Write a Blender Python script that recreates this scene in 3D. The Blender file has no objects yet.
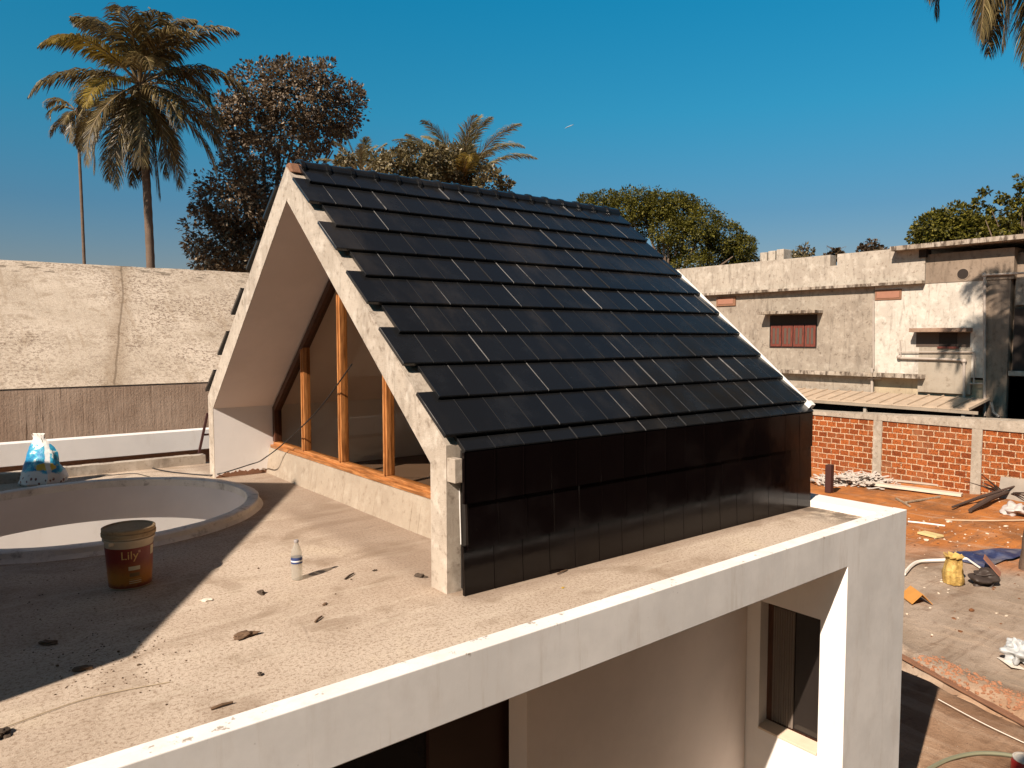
import bpy, bmesh, math, random
from mathutils import Vector, Matrix, noise
R_ = math.radians
random.seed(11)
scene = bpy.context.scene
COL = scene.collection

# ------------------------------------------------------------------ camera
EYE = Vector((0.0, 0.0, 1.55))
FPX, PITCH, YAW, ROLL = 739.027, -0.0623, 0.9092, -0.0013
_F = Vector((math.cos(PITCH)*math.cos(YAW), math.cos(PITCH)*math.sin(YAW), math.sin(PITCH)))
_R0 = Vector((math.sin(YAW), -math.cos(YAW), 0)); _U0 = _R0.cross(_F)
_R = _R0*math.cos(ROLL) + _U0*math.sin(ROLL)
_U = -_R0*math.sin(ROLL) + _U0*math.cos(ROLL)
cam_data = bpy.data.cameras.new('camera'); cam = bpy.data.objects.new('camera', cam_data); COL.objects.link(cam)
mw = Matrix((( _R.x, _U.x, -_F.x, EYE.x), (_R.y, _U.y, -_F.y, EYE.y), (_R.z, _U.z, -_F.z, EYE.z), (0, 0, 0, 1)))
cam.matrix_world = mw
cam_data.sensor_width = 36; cam_data.lens = FPX/1024*36; cam_data.clip_start = .05; cam_data.clip_end = 6000
scene.camera = cam
scene.render.resolution_x, scene.render.resolution_y = 1024, 768

# ------------------------------------------------------------------ sky, sun, exposure
LIGHT = Vector((1.2, .365, -1.0)).normalized()           # way the sunlight travels
EL = math.asin(-LIGHT.z)
world = bpy.data.worlds.new('World'); scene.world = world; world.use_nodes = True
wn = world.node_tree.nodes; wl = world.node_tree.links
for n in list(wn): wn.remove(n)
sky = wn.new('ShaderNodeTexSky'); sky.sky_type = 'NISHITA'; sky.sun_disc = False
sky.sun_elevation = EL; sky.sun_rotation = math.atan2(-LIGHT.x, -LIGHT.y)
sky.air_density = 1.0; sky.dust_density = .6; sky.ozone_density = 1.6
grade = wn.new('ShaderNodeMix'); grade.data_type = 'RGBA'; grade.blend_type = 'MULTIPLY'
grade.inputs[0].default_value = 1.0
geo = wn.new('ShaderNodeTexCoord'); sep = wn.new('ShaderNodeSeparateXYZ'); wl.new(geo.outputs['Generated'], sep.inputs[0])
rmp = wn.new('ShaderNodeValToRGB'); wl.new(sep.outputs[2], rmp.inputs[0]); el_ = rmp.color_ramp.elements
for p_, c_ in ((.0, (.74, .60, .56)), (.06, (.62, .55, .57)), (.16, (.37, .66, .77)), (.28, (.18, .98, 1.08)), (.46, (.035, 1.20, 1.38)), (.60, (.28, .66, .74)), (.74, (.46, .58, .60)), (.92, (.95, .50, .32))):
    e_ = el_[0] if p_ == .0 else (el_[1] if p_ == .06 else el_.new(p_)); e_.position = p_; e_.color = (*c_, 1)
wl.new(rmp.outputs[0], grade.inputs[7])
bg = wn.new('ShaderNodeBackground'); bg.inputs['Strength'].default_value = .050
wo = wn.new('ShaderNodeOutputWorld')
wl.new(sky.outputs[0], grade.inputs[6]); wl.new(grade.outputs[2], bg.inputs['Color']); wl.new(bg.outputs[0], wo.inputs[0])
sd = bpy.data.lights.new('sun', 'SUN'); sd.energy = 4.6; sd.angle = R_(.5); sd.color = (1.0, .865, .735)
sun = bpy.data.objects.new('sun', sd); COL.objects.link(sun); sun.location = (-20, -8, 25)
sun.rotation_euler = LIGHT.to_track_quat('-Z', 'Y').to_euler()
scene.view_settings.view_transform = 'Standard'; scene.view_settings.look = 'None'
scene.view_settings.gamma = 1.0; scene.view_settings.use_curve_mapping = False
scene.view_settings.exposure = .86

# ------------------------------------------------------------------ measuring helpers (pixel of the photograph -> point of the place)
def ray(u, v): return _F + _R*((u-512)/FPX) + _U*((384-v)/FPX)
def onz(u, v, z): r = ray(u, v); return EYE + r*((z-EYE.z)/r.z)
def onx(u, v, x): r = ray(u, v); return EYE + r*((x-EYE.x)/r.x)
def ony(u, v, y): r = ray(u, v); return EYE + r*((y-EYE.y)/r.y)
def at(u, v, d): r = ray(u, v); return EYE + r*(d/math.hypot(r.x, r.y))

# ------------------------------------------------------------------ object helpers
def link(name, mesh, parent=None, m=None):
    o = bpy.data.objects.new(name, mesh); COL.objects.link(o)
    if m is not None: mesh.materials.append(m)
    if parent is not None: o.parent = parent
    return o
def tag(o, label, cat, group=None, kind=None):
    if label: o['label'] = label
    if cat: o['category'] = cat
    if group: o['group'] = group
    if kind: o['kind'] = kind
    return o
def thing(name, label, cat, loc=(0, 0, 0), rz=0, group=None):
    o = bpy.data.objects.new(name, None); COL.objects.link(o); o.location = loc; o.rotation_euler = (0, 0, rz)
    o.empty_display_size = .2
    return tag(o, label, cat, group)
class MB:
    def __init__(s): s.v = []; s.f = []
    def quad(s, a, b, c, d):
        n = len(s.v); s.v += [tuple(a), tuple(b), tuple(c), tuple(d)]; s.f.append((n, n+1, n+2, n+3)); return s
    def tri(s, a, b, c):
        n = len(s.v); s.v += [tuple(a), tuple(b), tuple(c)]; s.f.append((n, n+1, n+2)); return s
    def box(s, x0, x1, y0, y1, z0, z1):
        x0, x1 = min(x0, x1), max(x0, x1); y0, y1 = min(y0, y1), max(y0, y1); z0, z1 = min(z0, z1), max(z0, z1)
        n = len(s.v)
        s.v += [(x0,y0,z0),(x1,y0,z0),(x1,y1,z0),(x0,y1,z0),(x0,y0,z1),(x1,y0,z1),(x1,y1,z1),(x0,y1,z1)]
        s.f += [tuple(n+i for i in q) for q in ((0,3,2,1),(4,5,6,7),(0,1,5,4),(1,2,6,5),(2,3,7,6),(3,0,4,7))]; return s
    def obox(s, c, ax, ay, az):                        # oriented box: centre and three half-axes
        c = Vector(c); ax = Vector(ax); ay = Vector(ay); az = Vector(az); n = len(s.v)
        for sz in (-1, 1):
            for sx, sy in ((-1,-1),(1,-1),(1,1),(-1,1)): s.v.append(tuple(c+ax*sx+ay*sy+az*sz))
        s.f += [tuple(n+i for i in q) for q in ((0,3,2,1),(4,5,6,7),(0,1,5,4),(1,2,6,5),(2,3,7,6),(3,0,4,7))]; return s
    def prism(s, pts, e):                               # polygon pts extruded by vector e
        n = len(s.v); k = len(pts); e = Vector(e)
        s.v += [tuple(p) for p in pts] + [tuple(Vector(p)+e) for p in pts]
        s.f.append(tuple(range(n+k-1, n-1, -1))); s.f.append(tuple(range(n+k, n+2*k)))
        for i in range(k):
            j = (i+1) % k; s.f.append((n+i, n+j, n+k+j, n+k+i))
        return s
    def tube(s, pts, rad, k=8, cap=True):
        pts = [Vector(p) for p in pts]; n = len(s.v); m = len(pts)
        rads = rad if isinstance(rad, (list, tuple)) else [rad]*m
        up = Vector((0, 0, 1))
        for i, p in enumerate(pts):
            t = (pts[min(i+1, m-1)]-pts[max(i-1, 0)]).normalized()
            a = t.cross(up)
            if a.length < .05: a = t.cross(Vector((1, 0, 0)))
            a.normalize(); b = t.cross(a)
            for j in range(k):
                w = 2*math.pi*j/k; s.v.append(tuple(p+(a*math.cos(w)+b*math.sin(w))*rads[i]))
        for i in range(m-1):
            for j in range(k):
                s.f.append((n+i*k+j, n+i*k+(j+1) % k, n+(i+1)*k+(j+1) % k, n+(i+1)*k+j))
        if cap:
            s.f.append(tuple(n+j for j in range(k-1, -1, -1))); s.f.append(tuple(n+(m-1)*k+j for j in range(k)))
        return s
    def lathe(s, prof, c=(0, 0, 0), k=40, a0=0, a1=None):
        n = len(s.v); full = a1 is None; a1 = 2*math.pi if full else a1
        kk = k if full else k+1
        for r, z in prof:
            for j in range(kk):
                w = a0+(a1-a0)*j/k; s.v.append((c[0]+r*math.cos(w), c[1]+r*math.sin(w), c[2]+z))
        for i in range(len(prof)-1):
            for j in range(k):
                j2 = (j+1) % kk
                s.f.append((n+i*kk+j, n+i*kk+j2, n+(i+1)*kk+j2, n+(i+1)*kk+j))
        return s
    def build(s, name, m, parent=None, bevel=0, smooth=False, seg=2):
        me = bpy.data.meshes.new(name); me.from_pydata(s.v, [], s.f); me.update()
        if bevel or smooth:
            bm = bmesh.new(); bm.from_mesh(me)
            bmesh.ops.remove_doubles(bm, verts=bm.verts, dist=1e-5)
            bmesh.ops.recalc_face_normals(bm, faces=bm.faces)
            if bevel: bmesh.ops.bevel(bm, geom=[e for e in bm.edges if e.is_manifold and e.calc_face_angle(0) > .5], offset=bevel, segments=seg, affect='EDGES', profile=.5)
            if smooth:
                for f in bm.faces: f.smooth = True
                for e in bm.edges:
                    if e.is_manifold and e.calc_face_angle(0) > .7: e.smooth = False
            bm.to_mesh(me); bm.free()
        return link(name, me, parent, m)

def blob(seed, size, rough=.35, sub=2):
    """a rough stone or lump as (verts, faces)"""
    bm = bmesh.new(); bmesh.ops.create_icosphere(bm, subdivisions=sub, radius=1)
    for v in bm.verts:
        n = noise.noise(v.co*1.6+Vector((seed*7.1, seed*3.3, seed)))
        v.co *= 1+rough*n
        v.co = Vector((v.co.x*size[0], v.co.y*size[1], v.co.z*size[2]))
    vs = [v.co.copy() for v in bm.verts]; fs = [tuple(v.index for v in f.verts) for f in bm.faces]; bm.free()
    return vs, fs
def add_blob(mb, seed, c, size, rough=.35, sub=2, rz=0):
    vs, fs = blob(seed, size, rough, sub); n = len(mb.v); ca, sa = math.cos(rz), math.sin(rz)
    mb.v += [(c[0]+v.x*ca-v.y*sa, c[1]+v.x*sa+v.y*ca, c[2]+v.z) for v in vs]; mb.f += [tuple(n+i for i in f) for f in fs]

# ------------------------------------------------------------------ materials
class NT:
    def __init__(s, name, rough=.8, spec=.3):
        s.m = bpy.data.materials.new(name); s.m.use_nodes = True; s.t = s.m.node_tree
        s.b = s.t.nodes['Principled BSDF']; s.b.inputs['Roughness'].default_value = rough; s.b.inputs['Specular IOR Level'].default_value = spec
        s.tc = s.n('ShaderNodeTexCoord'); s.co = s.tc.outputs['Object']
    def n(s, k, **kw):
        x = s.t.nodes.new(k)
        for a, b in kw.items(): setattr(x, a, b)
        return x
    def l(s, a, b): s.t.links.new(a, b)
    def map(s, scale=(1, 1, 1), src=None, rot=(0, 0, 0), loc=(0, 0, 0)):
        x = s.n('ShaderNodeMapping'); x.inputs['Scale'].default_value = scale; x.inputs['Rotation'].default_value = rot; x.inputs['Location'].default_value = loc
        s.l(src or s.co, x.inputs[0]); return x.outputs[0]
    def noise(s, scale, detail=6, rough=.6, vec=None, dist=0):
        x = s.n('ShaderNodeTexNoise'); x.inputs['Scale'].default_value = scale; x.inputs['Detail'].default_value = detail
        x.inputs['Roughness'].default_value = rough; x.inputs['Distortion'].default_value = dist; s.l(vec or s.co, x.inputs['Vector']); return x.outputs['Fac']
    def vor(s, scale, vec=None, feat='F1', out='Distance'):
        x = s.n('ShaderNodeTexVoronoi', feature=feat); x.inputs['Scale'].default_value = scale; s.l(vec or s.co, x.inputs['Vector']); return x.outputs[out]
    def ramp(s, fac, stops):
        x = s.n('ShaderNodeValToRGB'); e = x.color_ramp.elements
        while len(e) < len(stops): e.new(.5)
        for q, (p, c) in zip(e, stops): q.position = p; q.color = c if len(c) == 4 else (*c, 1)
        s.l(fac, x.inputs[0]); return x.outputs[0]
    def f(s, fac, lo, hi, a=0.0, b=1.0):                # smooth map range
        x = s.n('ShaderNodeMapRange', interpolation_type='SMOOTHSTEP')
        for i, v in enumerate((lo, hi, a, b)): x.inputs[i+1].default_value = v
        s.l(fac, x.inputs[0]); return x.outputs[0]
    def mix(s, fac, a, b, mode='MIX'):
        x = s.n('ShaderNodeMix', data_type='RGBA', blend_type=mode)
        for sock, v in ((x.inputs[0], fac), (x.inputs[6], a), (x.inputs[7], b)):
            if isinstance(v, (int, float)): sock.default_value = v
            elif isinstance(v, (tuple, list)): sock.default_value = (*v, 1) if len(v) == 3 else v
            else: s.l(v, sock)
        return x.outputs[2]
    def math(s, op, a, b=None):
        x = s.n('ShaderNodeMath', operation=op)
        for i, v in enumerate((a, b)):
            if v is None: continue
            if isinstance(v, (int, float)): x.inputs[i].default_value = v
            else: s.l(v, x.inputs[i])
        return x.outputs[0]
    def xyz(s, src=None):
        x = s.n('ShaderNodeSeparateXYZ'); s.l(src or s.co, x.inputs[0]); return x.outputs
    def color(s, c):
        if isinstance(c, (tuple, list)): s.b.inputs['Base Color'].default_value = (*c, 1)
        else: s.l(c, s.b.inputs['Base Color'])
        return s
    def bump(s, h, strength=.3, dist=.01):
        x = s.n('ShaderNodeBump'); x.inputs['Strength'].default_value = strength; x.inputs['Distance'].default_value = dist
        s.l(h, x.inputs['Height']); s.l(x.outputs[0], s.b.inputs['Normal']); return s

def plain(name, c, rough=.6, spec=.4, var=.15, sc=6, metal=0):
    t = NT(name, rough, spec); a = t.noise(sc, 5)
    t.color(t.mix(a, tuple(x*(1-var) for x in c), tuple(min(1, x*(1+var)) for x in c))); t.b.inputs['Metallic'].default_value = metal
    t.bump(t.noise(sc*8), .08, .004)
    return t.m
def concrete(name, c, dark, speck=.5, streak=0.0, stain=.5, sc=1.0, bump=.4, pale=None):
    t = NT(name, .88, .25)
    big = t.noise(.9*sc, 8, .62); mid = t.noise(5*sc, 8, .65); fine = t.noise(55*sc, 4, .7); grit = t.vor(70*sc)
    col = t.mix(t.f(big, .38, .64), c, tuple(.72*a+.28*b for a, b in zip(c, dark)))
    col = t.mix(t.math('MULTIPLY', t.f(mid, .52, .72), stain), col, dark)
    if pale: col = t.mix(t.math('MULTIPLY', t.f(t.noise(2.3*sc, 7, .6, t.map(loc=(4, 9, 2))), .5, .68), .7), col, pale)
    col = t.mix(t.math('MULTIPLY', t.f(fine, .56, .7), speck), col, tuple(x*.42 for x in c))
    col = t.mix(t.math('MULTIPLY', t.f(fine, .43, .3), speck*.6), col, tuple(min(1, x*1.35) for x in c))
    if streak:
        st = t.noise(2.6, 7, .7, t.map((2.0, 2.0, .35)), .8)
        col = t.mix(t.math('MULTIPLY', t.f(st, .5, .68), streak), col, tuple(x*.5 for x in dark))
    t.color(col)
    t.bump(t.math('ADD', t.math('MULTIPLY', mid, .6), t.math('ADD', t.math('MULTIPLY', fine, .35), t.math('MULTIPLY', grit, .2))), bump, .012)
    return t.m
def paint(name, c, dirt=.35, edge=.0):
    t = NT(name, .72, .3)
    a = t.noise(1.3, 7, .6); b = t.noise(7, 6, .65, t.map((1, 1, .35))); d = t.noise(26, 5, .7)
    col = t.mix(t.f(a, .35, .7), c, tuple(x*.90 for x in c))
    col = t.mix(t.math('MULTIPLY', t.f(b, .55, .75), dirt), col, (c[0]*.70, c[1]*.64, c[2]*.57))
    col = t.mix(t.math('MULTIPLY', t.f(d, .70, .76), dirt*1.4), col, (.16, .13, .1))
    t.color(col); t.bump(t.math('ADD', b, d), .12, .006)
    return t.m
M = {}
# --- terrace
def terrace():
    t = NT('terrace_concrete', .9, .2)
    big = t.noise(.55, 9, .62, dist=.4); mid = t.noise(2.6, 9, .66); fine = t.noise(52, 6, .85); vf = t.noise(150, 3, .7)
    col = t.mix(t.f(big, .36, .66), (.53, .435, .345), (.40, .31, .235))
    col = t.mix(t.math('MULTIPLY', t.f(mid, .50, .70), .60), col, (.255, .185, .125))
    col = t.mix(t.math('MULTIPLY', t.f(t.noise(1.5, 8, .6, t.map(loc=(7, 2, 0))), .54, .7), .55), col, (.58, .48, .36))
    col = t.mix(t.math('MULTIPLY', t.f(fine, .49, .60), .85), col, (.22, .15, .10))
    col = t.mix(t.math('MULTIPLY', t.f(vf, .42, .26), .85), col, (.74, .62, .49))
    edge = t.vor(.55, t.map(src=t.mix(.12, t.co, t.n('ShaderNodeTexNoise').outputs['Color'])), 'DISTANCE_TO_EDGE')
    col = t.mix(t.math('MULTIPLY', t.f(edge, .006, .001), t.f(t.noise(.8, 4, .6, t.map(loc=(2, 8, 0))), .54, .66, 0, .35)), col, (.16, .11, .08))
    foot = t.noise(1.1, 3, .5, t.map(loc=(11, 3, 0)), 1.5); col = t.mix(t.math('MULTIPLY', t.f(foot, .56, .66), .45), col, (.24, .17, .115))
    sweep = t.noise(3.2, 5, .6, t.map((.5, 3.2, 1), rot=(0, 0, .5))); col = t.mix(t.math('MULTIPLY', t.f(sweep, .52, .68), .30), col, (.62, .53, .42))
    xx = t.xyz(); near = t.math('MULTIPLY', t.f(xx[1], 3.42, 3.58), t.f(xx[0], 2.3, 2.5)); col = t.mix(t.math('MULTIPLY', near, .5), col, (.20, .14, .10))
    # wet, dirty corner beside the far parapet and dusty marks
    x = t.xyz()
    wet = t.math('MULTIPLY', t.f(x[0], 5.7, 6.22), t.f(t.noise(5, 6), .40, .56))
    col = t.mix(t.math('MULTIPLY', wet, .8), col, (.10, .075, .055))
    grit = t.f(t.noise(34, 4, .8, t.map(loc=(1, 5, 3))), .68, .73)
    col = t.mix(t.math('MULTIPLY', grit, .85), col, (.05, .035, .025))
    t.color(col); t.bump(t.math('ADD', t.math('MULTIPLY', mid, .8), t.math('ADD', t.math('MULTIPLY', fine, .5), t.math('MULTIPLY', vf, .25))), .55, .012)
    return t.m
M['terrace'] = terrace()
M['shell'] = concrete('raw_plaster_edge', (.47, .40, .325), (.17, .125, .09), .6, .35, .8, 3.2, .7, (.58, .51, .43))
M['soffit'] = paint('soffit_plaster', (.80, .69, .63), .10)
M['white'] = paint('white_wall_paint', (.83, .785, .745), .22)
def beam_paint():
    t = NT('beam_paint', .72, .3); x = t.xyz()
    a = t.noise(1.6, 8, .65); b = t.noise(6, 6, .65, t.map((1, 1, .35))); d = t.noise(30, 5, .7); e_ = t.noise(11, 6, .75)
    c = (.86, .815, .775)
    drip = t.noise(5, 6, .7, t.map((2.2, 2.2, .18))); col = t.mix(t.f(a, .36, .66), c, tuple(q*.86 for q in c)); col = t.mix(t.math('MULTIPLY', t.f(drip, .54, .70), .40), col, (.60, .53, .46)); col = t.mix(t.math('MULTIPLY', t.f(b, .50, .72), .35), col, (.62, .55, .49))
    top = t.f(x[2], .030, .056)
    col = t.mix(t.math('MULTIPLY', top, t.math('MULTIPLY', t.f(e_, .60, .66), .75)), col, (.24, .18, .12))
    col = t.mix(t.math('MULTIPLY', t.f(d, .69, .74), .35), col, (.22, .17, .13))
    t.color(col); t.bump(t.math('ADD', b, t.math('MULTIPLY', e_, .3)), .10, .006); return t.m
M['beam'] = beam_paint()
M['whitein'] = paint('cream_inner_paint', (.84, .745, .68), .12)
M['kerb'] = concrete('kerb_render', (.36, .295, .225), (.21, .155, .11), .55, 0, .7, 3, .6, (.41, .345, .27))
M['ringc'] = concrete('ring_render', (.80, .745, .67), (.16, .12, .09), .3, 0, .7, 2.0, .6, (.82, .77, .71))
M['ringin'] = paint('ring_inner_paint', (.80, .74, .71), .08)
M['slab'] = concrete('rough_roof_concrete', (.50, .41, .30), (.20, .145, .10), .8, .12, .5, 1.25, .7, (.60, .51, .40))
def fascia():
    t = NT('streaked_fascia', .9, .2); a = t.noise(1.4, 7, .65); b = t.noise(9, 7, .7, t.map((1.6, 1, .10))); c = t.noise(16, 6, .7, t.map((1.5, 1, .05))); d = t.noise(40, 5, .75)
    col = t.mix(t.f(a, .36, .66), (.50, .36, .265), (.38, .26, .185)); col = t.mix(t.math('MULTIPLY', t.f(b, .56, .68), .5), col, (.17, .11, .07)); msk = t.f(t.noise(1.1, 3, .5, t.map(loc=(3, 3, 3))), .44, .58); col = t.mix(t.math('MULTIPLY', t.math('MULTIPLY', t.f(c, .60, .68), .9), msk), col, (.13, .08, .05))
    col = t.mix(t.math('MULTIPLY', t.f(d, .55, .68), .5), col, (.2, .14, .1)); t.color(col); t.bump(t.math('ADD', d, c), .4, .02); return t.m
M['fascia'] = fascia()
def slab_crack():
    m = M['slab']; return m
def tilemat(name, c, rough, coat=0):
    t = NT(name, rough, .5)
    g = t.n('ShaderNodeNewGeometry'); r = g.outputs['Random Per Island']
    a = t.noise(3, 6, .6); d = t.noise(38, 5, .7)
    col = t.mix(r, tuple(x*.90 for x in c), tuple(x*1.12 for x in c))
    col = t.mix(t.math('MULTIPLY', t.f(a, .5, .75), .5), col, tuple(x*1.5+.005 for x in c)); du = t.noise(1.4, 7, .7, t.map((1.2, .5, .5))); col = t.mix(t.math('MULTIPLY', t.f(du, .50, .72), .35 if rough > .2 else .03), col, (.045, .038, .032))
    col = t.mix(t.math('MULTIPLY', t.f(d, .68, .74), .25), col, (.16, .14, .12))
    t.color(col)
    t.l(t.math('ADD', t.f(a, .3, .7, rough-.06, rough+.08), t.math('MULTIPLY', r, .02)), t.b.inputs['Roughness'])
    t.bump(t.noise(9, 4), .05, .01)
    return t.m
M['tile'] = tilemat('black_glazed_roof_tile', (.0085, .0088, .0095), .21)
M['walltile'] = tilemat('black_glazed_wall_tile', (.0040, .0024, .0024), .13)
M['walltile'].node_tree.nodes['Principled BSDF'].inputs['Specular IOR Level'].default_value = .3
def tileedge():  # paler colour on one lip side, varied per tile
    t = NT('pale_tile_edge', .40, .5); r = t.n('ShaderNodeNewGeometry').outputs['Random Per Island']
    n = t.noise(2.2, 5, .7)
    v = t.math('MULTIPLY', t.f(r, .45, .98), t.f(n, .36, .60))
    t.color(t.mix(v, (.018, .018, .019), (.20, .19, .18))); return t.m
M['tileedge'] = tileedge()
def wood(name, c, dark, ax=2):
    t = NT(name, .45, .4)
    sc1 = [9, 9, 9]; sc1[ax] = .9; sc2 = [1, 1, 1]; sc2[ax] = .08; g = t.noise(6, 8, .65, t.map(tuple(sc1)), 1.0); k = t.noise(40, 3, .6, t.map(tuple(sc2)))
    t.color(t.mix(t.f(k, .4, .7), t.mix(t.f(g, .35, .68), c, dark), tuple(x*.6 for x in dark))); t.bump(g, .15, .004); return t.m
M['frame'] = wood('varnished_orange_wood', (.50, .215, .070), (.31, .115, .032))
M['rail'] = wood('varnished_rail_wood', (.50, .215, .070), (.31, .115, .032), 1)
M['framedark'] = wood('dark_brown_wood', (.10, .035, .016), (.055, .02, .01))
M['oldwood'] = wood('weathered_board', (.42, .33, .23), (.28, .2, .13))
def glass(name, tint=(.86, .84, .80), spec=.5):
    t = NT(name, .02, spec); nt = t.t
    tr = t.n('ShaderNodeBsdfTransparent'); tr.inputs[0].default_value = (*tint, 1)
    gl = t.n('ShaderNodeBsdfGlossy'); gl.inputs['Roughness'].default_value = .02
    mx = t.n('ShaderNodeMixShader'); mx.inputs[0].default_value = .014; t.l(tr.outputs[0], mx.inputs[1]); t.l(gl.outputs[0], mx.inputs[2])
    t.l(mx.outputs[0], nt.nodes['Material Output'].inputs[0]); return t.m
M['glass'] = glass('window_glass')
M['darkglass'] = plain('dark_window_glass', (.020, .016, .014), .08, .5)
M['steelred'] = plain('red_oxide_steel', (.045, .014, .011), .6, .4)
M['black'] = plain('black_rubber', (.015, .013, .012), .5, .4)
M['brick_raw'] = concrete('exposed_brown_brick', (.24, .12, .07), (.12, .06, .035), .5, 0, .6, 4, .8)
M['flash'] = plain('white_metal_flashing', (.80, .77, .72), .45, .5, .06)

# ------------------------------------------------------------------ ground
GZ = -3.0
def groundmat():
    t = NT('yard_soil', .95, .15); x = t.xyz()
    edge = t.math('ADD', x[0], t.math('MULTIPLY', t.noise(.35, 6, .6), 5.0))
    edge = t.math('ADD', edge, t.math('MULTIPLY', x[1], .10))
    orange = t.f(edge, 18.6, 21.0)
    near = t.f(edge, 14.3, 13.2)
    a = t.noise(.8, 9, .65); b = t.noise(4, 9, .7); c = t.noise(30, 5, .75)
    grey = t.mix(t.f(a, .35, .65), (.40, .315, .245), (.30, .23, .17))
    org = t.mix(t.f(a, .35, .68), (.47, .17, .045), (.32, .11, .03))
    brn = t.mix(t.f(a, .35, .68), (.40, .25, .15), (.27, .15, .085))
    col = t.mix(orange, grey, org); col = t.mix(t.math('MULTIPLY', near, .8), col, brn)
    col = t.mix(t.math('MULTIPLY', t.f(b, .52, .72), .55), col, (.13, .075, .045))
    col = t.mix(t.math('MULTIPLY', t.f(c, .58, .72), .5), col, (.10, .06, .04))
    col = t.mix(t.math('MULTIPLY', t.f(c, .36, .27), .6), col, (.60, .48, .38))
    col = t.mix(t.math('MULTIPLY', t.f(t.noise(11, 4, .6, t.map(loc=(3, 1, 7))), .71, .735), .8), col, (.68, .60, .50))
    dr = t.noise(2.2, 6, .65, t.map((.35, 2.6, 1), rot=(0, 0, -.35)), .6); col = t.mix(t.math('MULTIPLY', t.f(dr, .50, .66), .45), col, (.16, .10, .065))
    dr2 = t.noise(1.7, 6, .65, t.map((2.4, .3, 1), rot=(0, 0, .25)), .8); col = t.mix(t.math('MULTIPLY', t.f(dr2, .52, .66), .35), col, (.52, .38, .27))
    dp = t.noise(.55, 5, .6, t.map(loc=(9, 4, 0))); col = t.mix(t.math('MULTIPLY', t.f(dp, .54, .66), .5), col, (.14, .065, .03))
    t.color(col); t.bump(t.math('ADD', b, t.math('MULTIPLY', c, .5)), .7, .05); return t.m
M['yard'] = groundmat()
g = MB().quad((-900, -900, GZ-.25), (900, -900, GZ-.25), (900, 900, GZ-.25), (-900, 900, GZ-.25)).build('ground', concrete('dry_ground', (.33, .24, .16), (.2, .13, .08), .4, 0, .5, .3, .3))
tag(g, None, None, kind='structure')
def grid(name, x0, x1, y0, y1, step, hf, m):
    nx = int((x1-x0)/step); ny = int((y1-y0)/step); mb = MB()
    for i in range(nx+1):
        for j in range(ny+1):
            x = x0+(x1-x0)*i/nx; y = y0+(y1-y0)*j/ny; mb.v.append((x, y, hf(x, y)))
    for i in range(nx):
        for j in range(ny):
            a = i*(ny+1)+j; mb.f.append((a, a+ny+1, a+ny+2, a+1))
    return mb.build(name, m, smooth=True)
TA, TB = onz(907, 662, GZ), onz(1024, 714, GZ)         # the edge of the dug trench
_td = (TB-TA).normalized(); _tn = Vector((-_td.y, _td.x, 0))
if _tn.x > 0: _tn = -_tn                                # towards the house
def yard_h(x, y):
    p = Vector((x, y, 0)); z = GZ + .05*noise.noise(p*.5) + .025*noise.noise(p*1.9) + .012*noise.noise(p*5)
    d = (p-Vector((TA.x, TA.y, 0))).dot(_tn)
    z += .13*math.exp(-((d+.28)/.22)**2)*(.7+.5*noise.noise(p*2.7))           # spoil bank
    z -= .20*math.exp(-((d-.10)/.09)**2)                                       # dug groove
    if x > 20: z += .05*noise.noise(p*1.2)
    return z
yd = grid('yard', 6.3, 27.5, -14, 26, .14, yard_h, M['yard']); tag(yd, None, None, kind='structure')

# ------------------------------------------------------------------ the concrete house with its tiled A-frame roof
X0, Y0, W, L = 2.384, 3.704, 4.903, 3.90
HE, HR, TI, HIK, HIA = .908, 2.989, .18, .779, 2.713
X1 = X0+L; YM = Y0+W/2; Y1 = Y0+W
HP, XP, WP, HB = .06, 6.59, .115, .305
XC = 5.573; YB = 3.773; YE = 9.63; YP = 2.876
def ypf(x): return 2.798+.0139*x
house = thing('house', 'concrete house with flat terrace and black tiled A-frame roof', 'house', (2.0, 6.0, GZ))
def hp(o):                                             # parent while keeping world coordinates
    o.parent = house; o.matrix_parent_inverse = Matrix.Translation(-Vector(house.location)); return o
def sub(o, p):
    o.parent = p; return o
# terrace slab with the round opening
RC = Vector((1.015, 7.34, 0)); RO, RI = 1.41, 1.30
def slab_with_hole(z0, z1, x0, x1, y0, y1, rad, k=96):
    mb = MB(); pts = []
    for j in range(k):
        w = 2*math.pi*j/k; c, s = math.cos(w), math.sin(w)
        tx = ((x1-RC.x) if c > 0 else (x0-RC.x))/c if abs(c) > 1e-6 else 1e9
        ty = ((y1-RC.y) if s > 0 else (y0-RC.y))/s if abs(s) > 1e-6 else 1e9
        r = min(tx, ty); pts.append(((RC.x+rad*c, RC.y+rad*s), (RC.x+r*c, RC.y+r*s)))
    # move the nearest outer sample onto each corner
    for cx in (x0, x1):
        for cy in (y0, y1):
            j = min(range(k), key=lambda q: (pts[q][1][0]-cx)**2+(pts[q][1][1]-cy)**2); pts[j] = (pts[j][0], (cx, cy))
    for z in (z0, z1):
        for a, b in pts: mb.v.append((*a, z)); mb.v.append((*b, z))
    n2 = 2*k
    for j in range(k):
        q = (j+1) % k
        mb.f.append((n2+2*j, n2+2*j+1, n2+2*q+1, n2+2*q)); mb.f.append((2*j, 2*q, 2*q+1, 2*j+1))
        mb.f.append((2*j+1, 2*q+1, n2+2*q+1, n2+2*j+1)); mb.f.append((2*j, n2+2*j, n2+2*q, 2*q))
    return mb
hp(slab_with_hole(-.235, 0, -4.0, XP-.004, YP+.13, YE-.004, RI+.05).build('terrace_slab', M['terrace']))
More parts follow.
